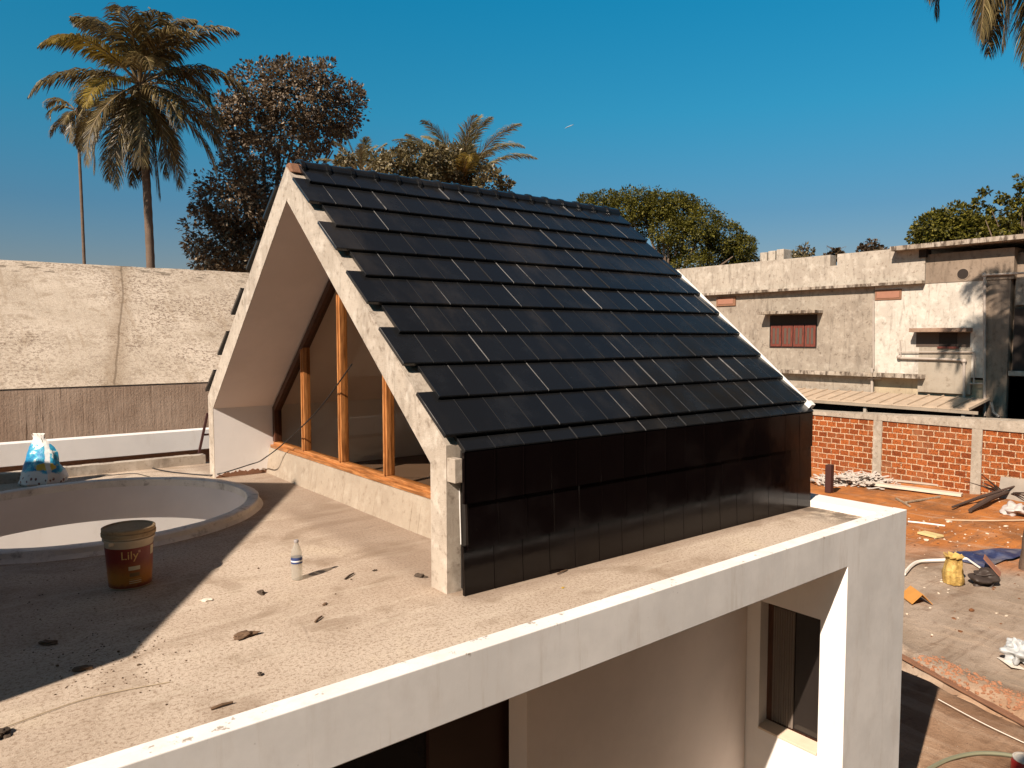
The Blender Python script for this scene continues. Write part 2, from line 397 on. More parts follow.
# front beam and lip, pier, right parapet, far kerb
mb = MB()
mb.prism([(-4, ypf(-4), HP), (XP, ypf(XP), HP), (XP, ypf(XP), GZ-.2), (XC, ypf(XC), GZ-.2), (XC, ypf(XC), HP-HB), (-4, ypf(-4), HP-HB)], (0, WP, 0))
hp(mb.build('front_beam', M['beam'], bevel=.005))
mb = MB(); mb.box(XP-.31, XP-.002, YP+WP+.018, YE, -.30, HP-.003); hp(mb.build('side_parapet', M['white'], bevel=.006))
mb = MB()
n = 40
for i in range(n):
    xa = -4+(X0+.2+4)*i/n; xb = -4+(X0+.2+4)*(i+1)/n
    h = .112+.012*noise.noise(Vector((xa*3, 1, 0)))
    mb.box(xa, xb, YE-.13, YE, -.23, h)
hp(mb.build('far_kerb', M['shell']))
# window wall beside the pier, its window, the recessed back wall and the right outer wall
WY0, WY1, WZ0, WZ1 = 3.09, 3.64, -1.875, -.735
mb = MB()
mb.box(XC+.002, XC+.2, YP+WP-.02, WY0, GZ-.2, -.238); mb.box(XC+.002, XC+.2, WY1, YB+.2, GZ-.2, -.238)
mb.box(XC+.002, XC+.2, WY0, WY1, WZ1, -.238); mb.box(XC+.002, XC+.2, WY0, WY1, GZ-.2, WZ0)
hp(mb.build('side_wall', M['white']))
win = hp(MB().box(XC+.12, XC+.16, WY0, WY1, WZ0, WZ0+.05).box(XC+.12, XC+.16, WY0, WY1, WZ1-.05, WZ1)
         .box(XC+.12, XC+.16, WY1-.05, WY1, WZ0+.05, WZ1-.05).box(XC+.12, XC+.16, WY0, WY0+.05, WZ0+.05, WZ1-.05).build('side_window', M['framedark'], bevel=.004))
sub(MB().box(XC+.137, XC+.145, WY0+.05, WY1-.05, WZ0+.05, WZ1-.05).build('pane', M['darkglass']), win)
cm = MB()
for i in range(9):
    y = WY1-.06-.023*i; cm.tube([(XC+.128, y, WZ1-.06), (XC+.126+.002*(i % 2), y, WZ0+.06)], .011, 6)
sub(cm.build('curtain', plain('grey_brown_curtain', (.17, .135, .11), .85)), win)
sub(MB().prism([(XC-.012, WY0+.002, WZ0+.004), (XC+.118, WY0+.002, WZ0+.03), (XC+.118, WY0+.002, WZ0+.045), (XC-.012, WY0+.002, WZ0+.02)], (0, WY1-WY0-.004, 0)).build('sill', paint('cream_sill', (.66, .53, .40), .2)), win)
mb = MB(); mb.box(3.063, XC-.002, YB, YB+.2, GZ-.2, -.238)
hp(mb.build('back_wall', M['whitein']))
dr = hp(MB().box(-1.0, 2.45, YB+.30, YB+.34, GZ, -.24).build('dark_interior_sheet', M['darkglass']))  # near-black sheets stand in for the dark interior behind this opening
sub(MB().box(2.452, 3.30, YB+.26, YB+.31, GZ, -.24).build('dark_interior_panel', plain('near_black_interior', (.035, .014, .008), .5), bevel=.004), dr)
hp(MB().box(XP-.22, XP-.003, YP+WP+.02, YE, GZ-.2, -.304).build('outer_wall', M['white']))
hp(MB().quad((-4, YB+.2, GZ+.02), (XP-.25, YB+.2, GZ+.02), (XP-.25, YE+.1, GZ+.02), (-4, YE+.1, GZ+.02)).build('ground_floor_slab', M['whitein']))
# round skylight kerb
mb = MB(); k = 120; prof = []
for j in range(k):
    w = 2*math.pi*j/k; c, s = math.cos(w), math.sin(w)
    e = .012*noise.noise(Vector((c*4, s*4, 1))); e2 = .010*noise.noise(Vector((c*9, s*9, 5)))
    for r, z in ((RO+e+.03, 0.001), (RO+e, .03), (RO+e2, .066+e2*.5), (RO-.012, .076+e2*.5), (RI+.012, .076+e2*.3), (RI, .068), (RI, .0)):
        mb.v.append((RC.x+r*c, RC.y+r*s, z))
for j in range(k):
    q = (j+1) % k
    for i in range(6): mb.f.append((j*7+i, q*7+i, q*7+i+1, j*7+i+1))
hp(mb.build('skylight_kerb', M['ringc'], smooth=True))
hp(MB().lathe([(RI, .0), (RI, -.34), (RI+.045, -.34), (RI+.045, -.24)], RC, 96).build('skylight_lining', M['ringin'], smooth=True))

# A-frame shell
SL = (HR-HE)/(W/2); TH = math.atan(SL); CS, SN = math.cos(TH), math.sin(TH)
outer = [(X0, Y0, 0), (X0, Y0, HE), (X0, YM, HR), (X0, Y1, HE), (X0, Y1, 0)]
inner = [(X0, Y1-TI, 0), (X0, Y1-TI, HIK), (X0, YM, HIA), (X0, Y0+TI, HIK), (X0, Y0+TI, 0)]
mb = MB()
for i in range(4):                                     # four plates; each a closed prism along the ridge
    a, b = outer[i], outer[i+1]; c, d = inner[3-i], inner[4-i]
    mb.prism([a, b, c, d], (L, 0, 0))
shell = mb.build('gable_shell', M['shell'], bevel=0); hp(shell)
ins = MB()                                             # painted plaster on the inside faces
e = .003
inn = [(Y1-TI-e, 0), (Y1-TI-e, HIK-e*.4), (YM, HIA-e*1.3), (Y0+TI+e, HIK-e*.4), (Y0+TI+e, 0)]
for sgn in (0, 2):
    (ya, za), (yb, zb) = inn[1+sgn//2], inn[2+sgn//2]
    ins.quad((X0+.004, ya, za), (X1, ya, za), (X1, yb, zb), (X0+.004, yb, zb))
sub(ins.build('soffit', M['soffit']), shell); ins.v
shell.children[0].matrix_parent_inverse = Matrix.Identity(4)
for (ya, za), (yb, zb) in ((inn[0], inn[1]), (inn[3], inn[4])):
    sub(MB().quad((X0+.004, ya, za), (X1, ya, za), (X1, yb, zb), (X0+.004, yb, zb)).build('inner_wall', M['white']), shell)
hp(MB().prism([(X1-.002, Y0+TI, 0), (X1-.002, Y0+TI, HIK), (X1-.002, YM, HIA), (X1-.002, Y1-TI, HIK), (X1-.002, Y1-TI, 0)], (-.15, 0, 0)).build('rear_gable_wall', M['soffit']))
# exposed brick along the foot of the far inner wall
mb = MB(); rng = random.Random(31); top = []
for q in range(46):
    x = X0+.012+.64*q/45; e_ = 1-abs(q-20)/34
    top.append((x, Y1-TI-.010, max(.012, .062*e_+.030*noise.noise(Vector((x*9, 2, 0)))+rng.uniform(-.010, .012))))
mb.prism([(top[0][0], Y1-TI-.010, .001)]+top+[(top[-1][0], Y1-TI-.010, .001)], (0, .006, 0))
sub(mb.build('exposed_brick', M['brick_raw']), shell)
# corbel under the near eave
hp(MB().box(X0+.004, X0+.058, Y0-.088, Y0-.001, .69, .835).build('eave_corbel', M['shell'], bevel=.004))

# roof tiles: each tile a lipped slab, rows in running bond
TW, EXPO, S0 = .2264, .32, .01
def tile_rows(mb, side):
    def P(x, s, n):
        y = Y0 + s*CS - n*SN; z = HE+.020 + s*SN + n*CS
        if side < 0: y = 2*YM - y
        return (x, y, z)
    rng = random.Random(5 if side > 0 else 6)
    smax = (W/2)/CS - .02
    for k_ in range(-1, 10):
        s0 = S0+EXPO*k_; s1 = min(s0+.40, smax)
        prot = (k_ % 2 == 0)
        x = X0-.022 if prot else X0+.092
        if k_ == -1: x = X0+.07; s0 = S0-.115; s1 = s0+.3
        xe = X1+.02
        while x < xe-.03:
            w = min(TW, xe-x); t0 = .030+rng.uniform(-.0006, .0006); t1 = rng.uniform(0, .001); th = .022
            if k_ == -1: t0 = .004; t1 = -.012
            lip = rng.choice((.0003, .0006, .001, .0016, .0025, .004, .0065, .001, .002)); ds = rng.uniform(-.001, .001); g_ = .0035
            prof = [(0, 0), (0, th-.001), (0, th-.0008+lip*.8), (.0035, th+lip), (.010, th+lip), (.0125, th), (w-g_, th), (w-g_, 0)]
            n = len(mb.v); kk = len(prof)
            for s, tb in ((s0+ds, t0), (s0+ds+.006, t0+.001), (s1, t1)):
                for i, (dx, nn) in enumerate(prof):
                    drop = -.004 if (s == s0+ds and nn > .01) else 0
                    mb.v.append(P(x+dx, s, tb+nn+drop))
            for r in range(2):
                for i in range(kk):
                    j = (i+1) % kk; q = (n+r*kk+i, n+r*kk+j, n+(r+1)*kk+j, n+(r+1)*kk+i)
                    mb.f.append(q if side < 0 else q[::-1])
            q = tuple(n+i for i in range(kk)); mb.f.append(q if side < 0 else q[::-1])
            q = tuple(n+2*kk+i for i in range(kk)); mb.f.append(q[::-1] if side < 0 else q)
            x += TW
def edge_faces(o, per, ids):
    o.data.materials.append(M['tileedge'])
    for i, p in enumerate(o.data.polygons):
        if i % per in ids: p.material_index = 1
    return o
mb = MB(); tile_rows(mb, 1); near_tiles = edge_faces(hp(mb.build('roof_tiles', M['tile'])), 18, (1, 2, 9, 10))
mb = MB(); tile_rows(mb, -1); hp(mb.build('roof_tiles', M['tile']))
# battens under the tiles closing the eave and verge
mb = MB()
for side in (1, -1):
    for k_ in range(0, 10):
        s = S0+EXPO*k_+.30
        if s > 3.1: continue
        x = X0+.03 if k_ % 2 == 0 else X0+.13
        y = Y0+s*CS; z = HE+s*SN+.002
        if side < 0: y = 2*YM-y
        mb.obox((0.5*(x+X1), y, z+.012), ((X1-x)/2, 0, 0), (0, .02*CS, .02*SN*side), (0, -.011*SN*side, .011*CS))
sub(mb.build('batten', M['shell']), near_tiles)
near_tiles.children[0].matrix_parent_inverse = Matrix.Identity(4)
# wall tiles below the eave
mb = MB(); rng = random.Random(3)
for r, (zb, zt) in enumerate(((.56, .868), (.275, .585), (.002, .30))):
    x = X0+.062 if r % 2 == 0 else X0+.062+.5*TW*.25
    while x < X1+.0:
        w = min(TW, X1+.005-x); n0 = .018+rng.uniform(-.0006, .0006); lip = rng.choice((.001, .0015, .0025))
        yb_ = Y0-.080-n0; yt = Y0-.0965 if r == 0 else Y0-.084
        pr = [(0, 0), (0, .02+lip), (.008, .02+lip), (.010, .02), (w-.003, .02), (w-.003, 0)]; n = len(mb.v); kk = 6
        for z, yy in ((zb, yb_), (zt, yt)):
            for dx, nn in pr: mb.v.append((x+dx, yy-nn+.02, z))
        for i in range(kk): mb.f.append((n+i, n+(i+1) % kk, n+kk+(i+1) % kk, n+kk+i)[::-1])
        mb.f.append(tuple(n+i for i in range(kk))[::-1]); mb.f.append(tuple(n+kk+i for i in range(kk)))
        x += TW
wt = hp(mb.build('wall_tiles', M['walltile']))
hp(MB().box(X0+.10, X1-.01, Y0-.058, Y0-.003, .02, .87).build('wall_batten_board', M['black']))
_w = hp(MB().tube([(X0+.085, Y0-.012, .64), (X0+.082, Y0-.03, .30)], .003, 6).build('white_flashing_strip', M['flash']))
# ridge tiles
mb = MB(); x = X0+.10; i = 0
while x < X1+.01:
    w = min(.245, X1+.03-x)
    for (ra, xa, xb) in ((.098, x, x+w), (.112, x-.004, x+.030)):
        n = len(mb.v); kk = 13
        for xx in (xa, xb):
            for rr in (ra, ra-.016):
                for j in range(kk):
                    w_ = math.pi*(-.04+1.08*j/(kk-1)); mb.v.append((xx, YM+rr*math.cos(w_), HR-.015+rr*math.sin(w_)*.82))
        for j in range(kk-1):
            a = n+j
            mb.f += [(a, a+1, a+2*kk+1, a+2*kk), (a+kk, a+3*kk, a+3*kk+1, a+kk+1), (a, a+kk, a+kk+1, a+1), (a+2*kk, a+2*kk+1, a+3*kk+1, a+3*kk)]
    mb.obox((x+.013, YM-.118, HR-.035), (.012, 0, 0), (0, .012, 0), (0, 0, .016))
    x += .2264
hp(mb.build('ridge_tiles', M['tile']))
hp(MB().prism([(X0+.012, YM-.10, HR-.055), (X0+.012, YM+.10, HR-.055), (X0+.012, YM+.03, HR+.03), (X0+.012, YM-.03, HR+.035)], (.12, 0, 0)).build('ridge_mortar', M['brick_raw'], bevel=.012))
# white flashing on the far verge
mb = MB()
def RP(x, s, n): return Vector((x, Y0+s*CS-n*SN, HE+.02+s*SN+n*CS))
mb.prism([RP(X1+.022, -.06, -.10), RP(X1+.022, -.06, .052), RP(X1+.022, 2.02, .052), RP(X1+.022, 2.02, -.10)], (.014, 0, 0))
hp(mb.build('verge_flashing', M['flash'], bevel=.002))
hp(MB().obox(RP(X1+.02, -.035, .035), (.035, 0, 0), (0, .03*CS, .03*SN), (0, -.03*SN, .03*CS)).build('flashing_end', M['flash'], bevel=.003))

hp(MB().quad((3.03+.14, Y0+TI+.004, .005), (X1-.16, Y0+TI+.004, .005), (X1-.16, Y1-TI-.006, .005), (3.03+.14, Y1-TI-.006, .005)).build('interior_dimming_sheet', paint('dark_dimming_sheet', (.16, .105, .075), .3)))  # dark sheet added to dim the interior seen through the panes
# gable window: kerb, timber frame, panes
XK = 3.03
mb = MB(); n = 36
for i in range(n):
    ya = Y0+TI+.004+(W-2*TI-.008)*i/n; yb = Y0+TI+.004+(W-2*TI-.008)*(i+1)/n
    b = .010*noise.noise(Vector((ya*2, 3, 0)))
    mb.prism([(XK-.075+b, ya, 0.001), (XK-.045+b, ya, .18), (XK-.03, ya, .288), (XK+.13, ya, .288), (XK+.13, ya, 0.001)], (0, yb-ya, 0))
hp(mb.build('window_kerb', M['kerb'], smooth=True))
XF = XK+.01; FD = .085
wf = MB()
def frame_bar(mb, a, b, w, x0=XF, d=FD):
    a = Vector((0, *a)); b = Vector((0, *b)); t = (b-a); ln = t.length; t.normalize(); s = Vector((0, -t.z, t.y))
    mb.obox(Vector((x0+d/2, 0, 0))+(a+b)/2, (d/2, 0, 0), t*(ln/2), s*(w/2))
ZB = .29; yl, yr = Y1-TI-.01, Y0+TI+.01
def soff(y): return HIK + (HIA-HIK)*(1-abs(y-YM)/(W/2-TI))
gw = thing('gable_window', None, None); gw.location = (XF, YM, ZB); gw.parent = house; gw.matrix_parent_inverse = Matrix.Translation(-Vector(house.location))
for kx in ('label', 'category'):
    if kx in gw: del gw[kx]
def gp(o):
    o.parent = gw; o.matrix_parent_inverse = Matrix.Translation(-Vector((XF, YM, ZB))); return o
b1 = MB(); b1.box(XF-.03, XF+FD, yr-.005, yl+.005, ZB-.001, ZB+.032); b1.box(XF+.004, XF+FD-.004, yr, yl, ZB+.032, ZB+.066)
gp(b1.build('bottom_rail', M['rail'], bevel=.005))
for yy in (yl-.034, yr+.034):
    b1 = MB(); frame_bar(b1, (yy, ZB+.068), (yy, HIK-.02), .068); gp(b1.build('side_post', M['framedark'], bevel=.004))
b1 = MB()
for sg in (1, -1):
    ya, yb = (yl, YM) if sg > 0 else (yr, YM)
    dz = .055
    frame_bar(b1, (ya-.02*sg, HIK-dz), (yb, HIA-dz-.03), .068, XF+.001, FD-.002)
gp(b1.build('top_rail', M['framedark'], bevel=.004))
for i in range(4):
    y = Y0+TI+(W-2*TI)*(i+1)/5
    h = soff(y)-.10
    b1 = MB(); frame_bar(b1, (y, ZB+.067), (y, h), .062, XF+.002, FD-.006)
    frame_bar(b1, (y, ZB+.067), (y, h-.02), .024, XF-.014, .03)
    gp(b1.build('mullion', M['frame'], bevel=.005))
ys = [yl-.06]+[Y0+TI+(W-2*TI)*(i+1)/5 for i in (3, 2, 1, 0)]+[yr+.06]
for a, b in zip(ys[:-1], ys[1:]):
    a2, b2 = a-.02, b+.02
    pts = [(XF+.04, a2, ZB+.055), (XF+.04, a2, soff(a2)-.06)]
    if a2 > YM > b2: pts.append((XF+.04, YM, soff(YM)-.06))
    pts += [(XF+.04, b2, soff(b2)-.06), (XF+.04, b2, ZB+.055)]
    gp(MB().prism(pts, (.006, 0, 0)).build('pane', M['glass']))

# ------------------------------------------------------------------ things on the terrace
def bent_text(body, size, radius, ang, z, m, name, parent, depth=.0012):
    cu = bpy.data.curves.new(name, 'FONT'); cu.body = body; cu.size = size; cu.align_x = 'CENTER'; cu.align_y = 'CENTER'; cu.extrude = depth/2
    tmp = bpy.data.objects.new(name, cu); COL.objects.link(tmp)
    me = bpy.data.meshes.new_from_object(tmp.evaluated_get(bpy.context.evaluated_depsgraph_get()))
    COL.objects.unlink(tmp); bpy.data.objects.remove(tmp); bpy.data.curves.remove(cu)
    for v in me.vertices:
        x, y, zz = v.co; rr = radius(z+y)+zz+.0015; a = ang + x/radius(z)
        v.co = (rr*math.cos(a), rr*math.sin(a), z+y)
    me.materials.clear(); return link(name, me, parent, m)
# paint bucket
bc = (onz(105, 582, 0)+onz(160, 577, 0))/2
vd = Vector((bc.x, bc.y, 0)).normalized(); bpos = onz(130.5, 584.5, 0)
bucket = thing('paint_bucket', 'red and orange paint bucket with dusty cream lid in the shade by the round kerb', 'bucket', bpos, 0); bucket.scale = (1.02, 1.02, 1.0)
BH = .36
def brad(z): return .118+.022*z/BH
def bucket_mat():
    t = NT('bucket_print', .4, .4); x = t.xyz()
    a = t.noise(14, 5, .6); b = t.noise(40, 5, .7)
    col = t.mix(t.f(t.math('ADD', x[2], t.math('MULTIPLY', a, .08)), .10, .24), (.46, .17, .02), (.20, .02, .012))
    col = t.mix(t.math('MULTIPLY', t.f(t.math('ADD', x[2], t.math('MULTIPLY', b, .05)), .075, .04), .9), col, (.15, .02, .012))
    col = t.mix(t.math('MULTIPLY', t.f(b, .58, .72), .5), col, (.10, .06, .04)); t.color(col); return t.m
cream = plain('bucket_cream_plastic', (.56, .44, .30), .45, .4, .25, 18)
dust = concrete('dusty_lid', (.42, .30, .17), (.20, .12, .07), .6, 0, .8, 9, .3)
MB().lathe([(0, .0), (brad(0)-.008, 0), (brad(0), .008), (brad(.268), .268), (brad(.268)+.001, .27), (brad(.34), .34)], k=48).build('body', cream, bucket, smooth=True)
MB().lathe([(brad(.006)+.0015, .012), (brad(.10)+.0015, .10), (brad(.26)+.0015, .262)], k=48).build('printed_band', bucket_mat(), bucket, smooth=True)
MB().lathe([(brad(.30)+.001, .30), (brad(.3)+.010, .302), (brad(.31)+.010, .312), (brad(.31)+.001, .315)], k=48).build('collar', cream, bucket, smooth=True)
MB().lathe([(brad(.33)+.002, .325), (brad(.33)+.014, .327), (brad(.33)+.015, .348), (brad(.33)+.009, .352), (brad(.33)+.012, .356), (brad(.33)+.012, .374), (brad(.33)+.002, .378), (brad(.33)-.008, .368), (0, .366)], k=48).build('lid', dust, bucket, smooth=True)
ca = math.atan2(-bpos.y, -bpos.x)
MB().obox((brad(.3)*math.cos(ca-.75)*1.06, brad(.3)*math.sin(ca-.75)*1.06, .298), (.014, 0, 0), (0, .014, 0), (0, 0, .013)).build('handle_ear', cream, bucket, bevel=.004)
cr = plain('label_cream', (.62, .52, .33), .5)
bent_text('Lily', .072, brad, ca+.0, .218, plain('label_gold', (.66, .40, .13), .5), 'lettering', bucket)
def patch(a0, a1, z0, z1, m, name, off=.0028):
    mb = MB(); k = 8
    for z in (z0, z1):
        for j in range(k+1):
            w = ca+a0+(a1-a0)*j/k; r = brad(z)+off; mb.v.append((r*math.cos(w), r*math.sin(w), z))
    for j in range(k): mb.f.append((j, j+1, k+2+j, k+1+j))
    return mb.build(name, m, bucket)
patch(.36, .46, .232, .248, plain('label_pink', (.50, .25, .16), .5), 'trade_mark')
patch(1.02, 1.30, .20, .256, cr, 'side_panel'); patch(-.06, .44, .125, .15, cr, 'label_panel'); patch(-.02, .42, .085, .108, plain('label_dark', (.20, .12, .04), .5), 'label_panel')
for i in range(3): patch(-.05, .5, .066-.012*i, .071-.012*i, cr if i else plain('label_line', (.5, .32, .10), .5), 'print_line')
# bottle
bl = thing('water_bottle', 'clear plastic water bottle with blue label standing in the sun', 'bottle', onz(297, 579.5, 0), .4)
def pet():
    t = NT('clear_pet_plastic', .08, .6); nt = t.t
    tr = t.n('ShaderNodeBsdfTransparent'); tr.inputs[0].default_value = (.93, .92, .88, 1)
    df = t.n('ShaderNodeBsdfTranslucent'); df.inputs[0].default_value = (.75, .72, .66, 1)
    mx = t.n('ShaderNodeMixShader'); mx.inputs[0].default_value = .28
    m2 = t.n('ShaderNodeMixShader'); m2.inputs[0].default_value = .20; t.b.inputs['Base Color'].default_value = (.72, .69, .63, 1)
    t.l(tr.outputs[0], mx.inputs[1]); t.l(df.outputs[0], mx.inputs[2]); t.l(mx.outputs[0], m2.inputs[1]); t.l(t.b.outputs[0], m2.inputs[2])
    t.l(m2.outputs[0], nt.nodes['Material Output'].inputs[0]); return t.m
prof = [(0, .004), (.026, 0), (.034, .006), (.035, .03)]
for i in range(5): prof += [(.0335, .036+.014*i), (.0355, .043+.014*i)]
prof += [(.035, .11), (.035, .155), (.0355, .165), (.033, .185), (.024, .21), (.0145, .232), (.012, .24), (.012, .25)]
MB().lathe(prof, k=28).build('bottle_body', pet(), bl, smooth=True)
MB().lathe([(.0362, .110), (.0364, .112), (.0364, .148), (.0362, .15)], k=28).build('label_band', plain('blue_white_label', (.03, .05, .15), .5, .4, .6, 25), bl, smooth=True)
MB().lathe([(.0366, .122), (.0367, .123), (.0367, .130), (.0366, .131)], k=28).build('label_stripe', plain('label_white', (.7, .7, .68), .5), bl, smooth=True)
MB().lathe([(.0148, .243), (.0150, .246), (.0150, .258), (.013, .2605), (0, .261)], k=20).build('cap', plain('grey_cap', (.30, .27, .26), .5), bl, smooth=True)
# putty bag
bagp = onz(42, 485, 0)+Vector((.0, .07, 0))
bag = thing('cement_bag', 'half empty blue and white cement bag slumped on the terrace edge', 'bag', bagp, 0); bag.scale = (1.22, 1.22, 1.28)
def bagmat():
    t = NT('printed_woven_bag', .45, .4); x = t.xyz()
    n1 = t.noise(7, 4, .6); n2 = t.noise(16, 4, .6, t.map(loc=(3, 0, 1)))
    h = t.math('ADD', x[2], t.math('MULTIPLY', t.math('SUBTRACT', n1, .5), .16))
    blue = t.mix(t.f(n2, .42, .6), (.01, .20, .40), (.06, .40, .52))
    col = t.mix(t.f(h, .105, .125), (.72, .66, .60), blue)
    col = t.mix(t.math('MULTIPLY', t.f(n2, .56, .62), t.f(h, .12, .2)), col, (.70, .72, .70))
    r = t.math('ADD', t.math('MULTIPLY', t.math('SUBTRACT', x[0], .03), t.math('SUBTRACT', x[0], .03)), t.math('MULTIPLY', t.math('SUBTRACT', x[2], .155), t.math('MULTIPLY', t.math('SUBTRACT', x[2], .155), 6.0)))
    r = t.math('ADD', r, t.math('MULTIPLY', t.math('SUBTRACT', t.noise(22, 4, .7), .5), .022)); col = t.mix(t.f(r, .0065, .0045), col, (.62, .42, .05)); col = t.mix(t.math('MULTIPLY', t.f(t.math('ABSOLUTE', t.math('ADD', t.math('SUBTRACT', x[0], .02), t.math('MULTIPLY', n1, -.05))), .022, .014), .8), col, (.70, .66, .62))
    col = t.mix(t.f(h, .34, .36), col, (.66, .64, .60))
    dots = t.vor(26, t.map((1, 1, .7))); col = t.mix(t.math('MULTIPLY', t.f(dots, .30, .24), t.f(h, .085, .06)), col, (.20, .07, .05))
    t.color(col); t.bump(n2, .5, .02); return t.m
mb = MB(); prof = [(.165, .0), (.19, .02), (.183, .06), (.172, .11), (.155, .16), (.138, .21), (.120, .26), (.092, .31), (.066, .35), (.045, .385), (.055, .41)]
kk = 26; vx = Vector((_R.x, _R.y, 0)).normalized(); vy = Vector((-vx.y, vx.x, 0))
for i, (r, z) in enumerate(prof):
    flat = 1-.65*(z/.4)
    for j in range(kk):
        w = 2*math.pi*j/kk; e = 1+.26*noise.noise(Vector((math.cos(w)*2.2, math.sin(w)*2.2, z*8)))+.08*noise.noise(Vector((math.cos(w)*6, math.sin(w)*6, z*20)))
        p = vx*(r*math.cos(w)*e+.02*math.sin(z*9)) + vy*(r*math.sin(w)*e*flat*.75)
        zz = z + (.03*noise.noise(Vector((math.cos(w)*3, math.sin(w)*3, 4))) if z > .36 else 0)
        mb.v.append((p.x, p.y, zz))
for i in range(len(prof)-1):
    for j in range(kk): mb.f.append((i*kk+j, i*kk+(j+1) % kk, (i+1)*kk+(j+1) % kk, (i+1)*kk+j))
mb.f.append(tuple(range(kk-1, -1, -1))); mb.build('bag_body', bagmat(), bag, smooth=True)
mb = MB()
for i in range(3):
    a = vx*(.022*i-.022)+Vector((0, 0, .38)); mb.obox(a+Vector((0, 0, .02)), vx*.018, vy*.006, Vector((0, 0, .026))+vx*.016*(i-1))
mb.build('torn_top', plain('bag_white_flap', (.72, .66, .60), .5), bag, bevel=.004)
def wy(u, v): p = ony(u, v, Y1-TI-.06); return Vector((p.x, p.y, max(.012, p.z)))
# cable from the window mullion to the floor
pts = [onx(352, 364, XF-.03), onx(318, 410, XF-.09), onx(283, 444, 2.93), onx(264, 458.5, 2.80), wy(258, 462), wy(250, 464.5), wy(236, 469), wy(222, 473), onz(205, 475, .012), onz(160, 470, .012), onz(132, 460, .012)]
def smooth_path(pts, per=8):
    out = []; P = [pts[0]]+list(pts)+[pts[-1]]
    for i in range(1, len(P)-2):
        a, b, c, d = (Vector(q) for q in P[i-1:i+3])
        for s in range(per):
            t = s/per; out.append(.5*((2*b)+(c-a)*t+(2*a-5*b+4*c-d)*t*t+(3*b-3*c+d-a)*t**3))
    out.append(Vector(P[-1])); return out
def curve_thing(name, pts, r, m, label, cat, k=6, group=None):
    return tag(MB().tube(smooth_path(pts), r, k).build(name, m, smooth=True), label, cat, group)
curve_thing('cable', pts, .0065, M['black'], 'thin black cable hanging from the timber gable window down to the floor', 'cable')
curve_thing('wire', [onz(96, 477, .006), onz(118, 474.5, .006), onz(135, 473.5, .006), onz(150, 477, .006)], .004, M['black'], 'short curl of dark wire lying behind the round kerb', 'wire')
curve_thing('wire_scrap', [onz(0, 729, .006), onz(75, 702, .006), onz(120, 691, .006), onz(170, 682, .003)], .0022, plain('pale_wire', (.42, .33, .22), .6), 'long pale wire lying across the sunny floor', 'wire')
# leaning steel angle behind the far post
a = ony(199, 453, 9.52); b = ony(207.5, 413, 9.60)
sp = MB(); ax = (b-a); sp.obox((a+b)/2, ax/2, Vector((.014, 0, .003)), Vector((0, .014, 0)))
sp.obox(a*.55+b*.45+Vector((.05, 0, 0)), (.05, 0, 0), (0, .008, 0), (0, 0, .012))
tag(sp.build('steel_bracket', M['steelred']), 'rusty dark steel bracket leaning on the far kerb beside the white gable post', 'steel bracket')
# rubble chips
chip = plain('dark_chip', (.07, .05, .035), .8, .3, .4, 20); pale = plain('pale_chip', (.62, .55, .46), .8, .3, .2, 20); bark = plain('brown_chip', (.14, .085, .05), .8, .3, .4, 20)
chips = [(245, 637, .075, .04, .028, bark, 'largest dark brown scrap on the sunny floor between bottle and front edge', 'scrap'),
         (261, 594, .038, .026, .026, chip, 'dark crumpled lump beside the foot of the water bottle', 'lump'),
         (207, 600.5, .045, .025, .014, pale, 'flat white plaster chip at the edge of the big shadow', 'plaster chip'),
         (325, 605, .022, .014, .012, bark, 'small brown stone to the right below the bottle', 'stone'),
         (420, 577, .05, .032, .022, chip, 'black scrap lying against the near gable post', 'scrap'),
         (375, 571, .020, .012, .014, chip, 'tiny black chip between bottle and near gable post', 'chip'),
         (260, 675, .018, .012, .016, chip, 'tiny black pebble above the front parapet edge', 'pebble'),
         (82, 670, .05, .026, .018, bark, 'brown scrap inside the big shadow near its sunny edge', 'scrap'),
         (2, 736, .05, .04, .03, chip, 'dark stone at the left end of the pale wire', 'stone'),
         (48, 644, .06, .03, .02, bark, 'dull lump lying deep in the shade in front of the round kerb', 'lump'),
         (563, 588, .018, .012, .006, plain('yellow_leaf', (.5, .33, .03), .7), 'small yellow leaf on the ledge below the black tiled wall', 'leaf')]
for i, (u, v, sx, sy, sz, m, lab, cat) in enumerate(chips):
    mb = MB(); p = onz(u, v, 0); add_blob(mb, i+3, (0, 0, sz*.35), (sx*.72, sy*.72, sz*.55), .9, 3, i*1.3)
    o = mb.build(cat.replace(' ', '_'), m); o.location = p; tag(o, lab, cat)
for (u0, v0, u1, v1, w, m, lab) in ((211, 709, 233, 702, .006, bark, 'thin dark stick lying near the front parapet'), (345, 579, 354, 573, .006, chip, 'short dark stick behind the bottle shadow'),
                                 (567, 570, 557, 574, .005, bark, 'twig on the ledge beside the yellow leaf'), (315, 622, 322, 616, .006, bark, 'short brown stick in the middle of the sunny floor')):
    a, b = onz(u0, v0, .006), onz(u1, v1, .009)
    tag(MB().tube([a, (a+b)/2+Vector((0, 0, .004)), b], [w, w*1.1, w*.7], 6).build('stick', m), lab, 'stick')
mb = MB(); rng = random.Random(8)
for i in range(250):
    if i < 90: c = onz(rng.gauss(120, 40), rng.gauss(667, 16), 0)
    elif i < 200: c = onz(rng.uniform(20, 170), rng.uniform(560, 690), 0)
    else: c = Vector((rng.uniform(-.2, 4), rng.uniform(3.1, 5.2), 0))
    if c.y < 3.12 or (c.x > 2.2 and c.y > 3.4): continue
    s = rng.uniform(.0015, .0042)*(1.7 if rng.random() < .1 else 1); add_blob(mb, i, (c.x, c.y, s*.5), (s*1.3, s, s*.8), .5, 1, i)
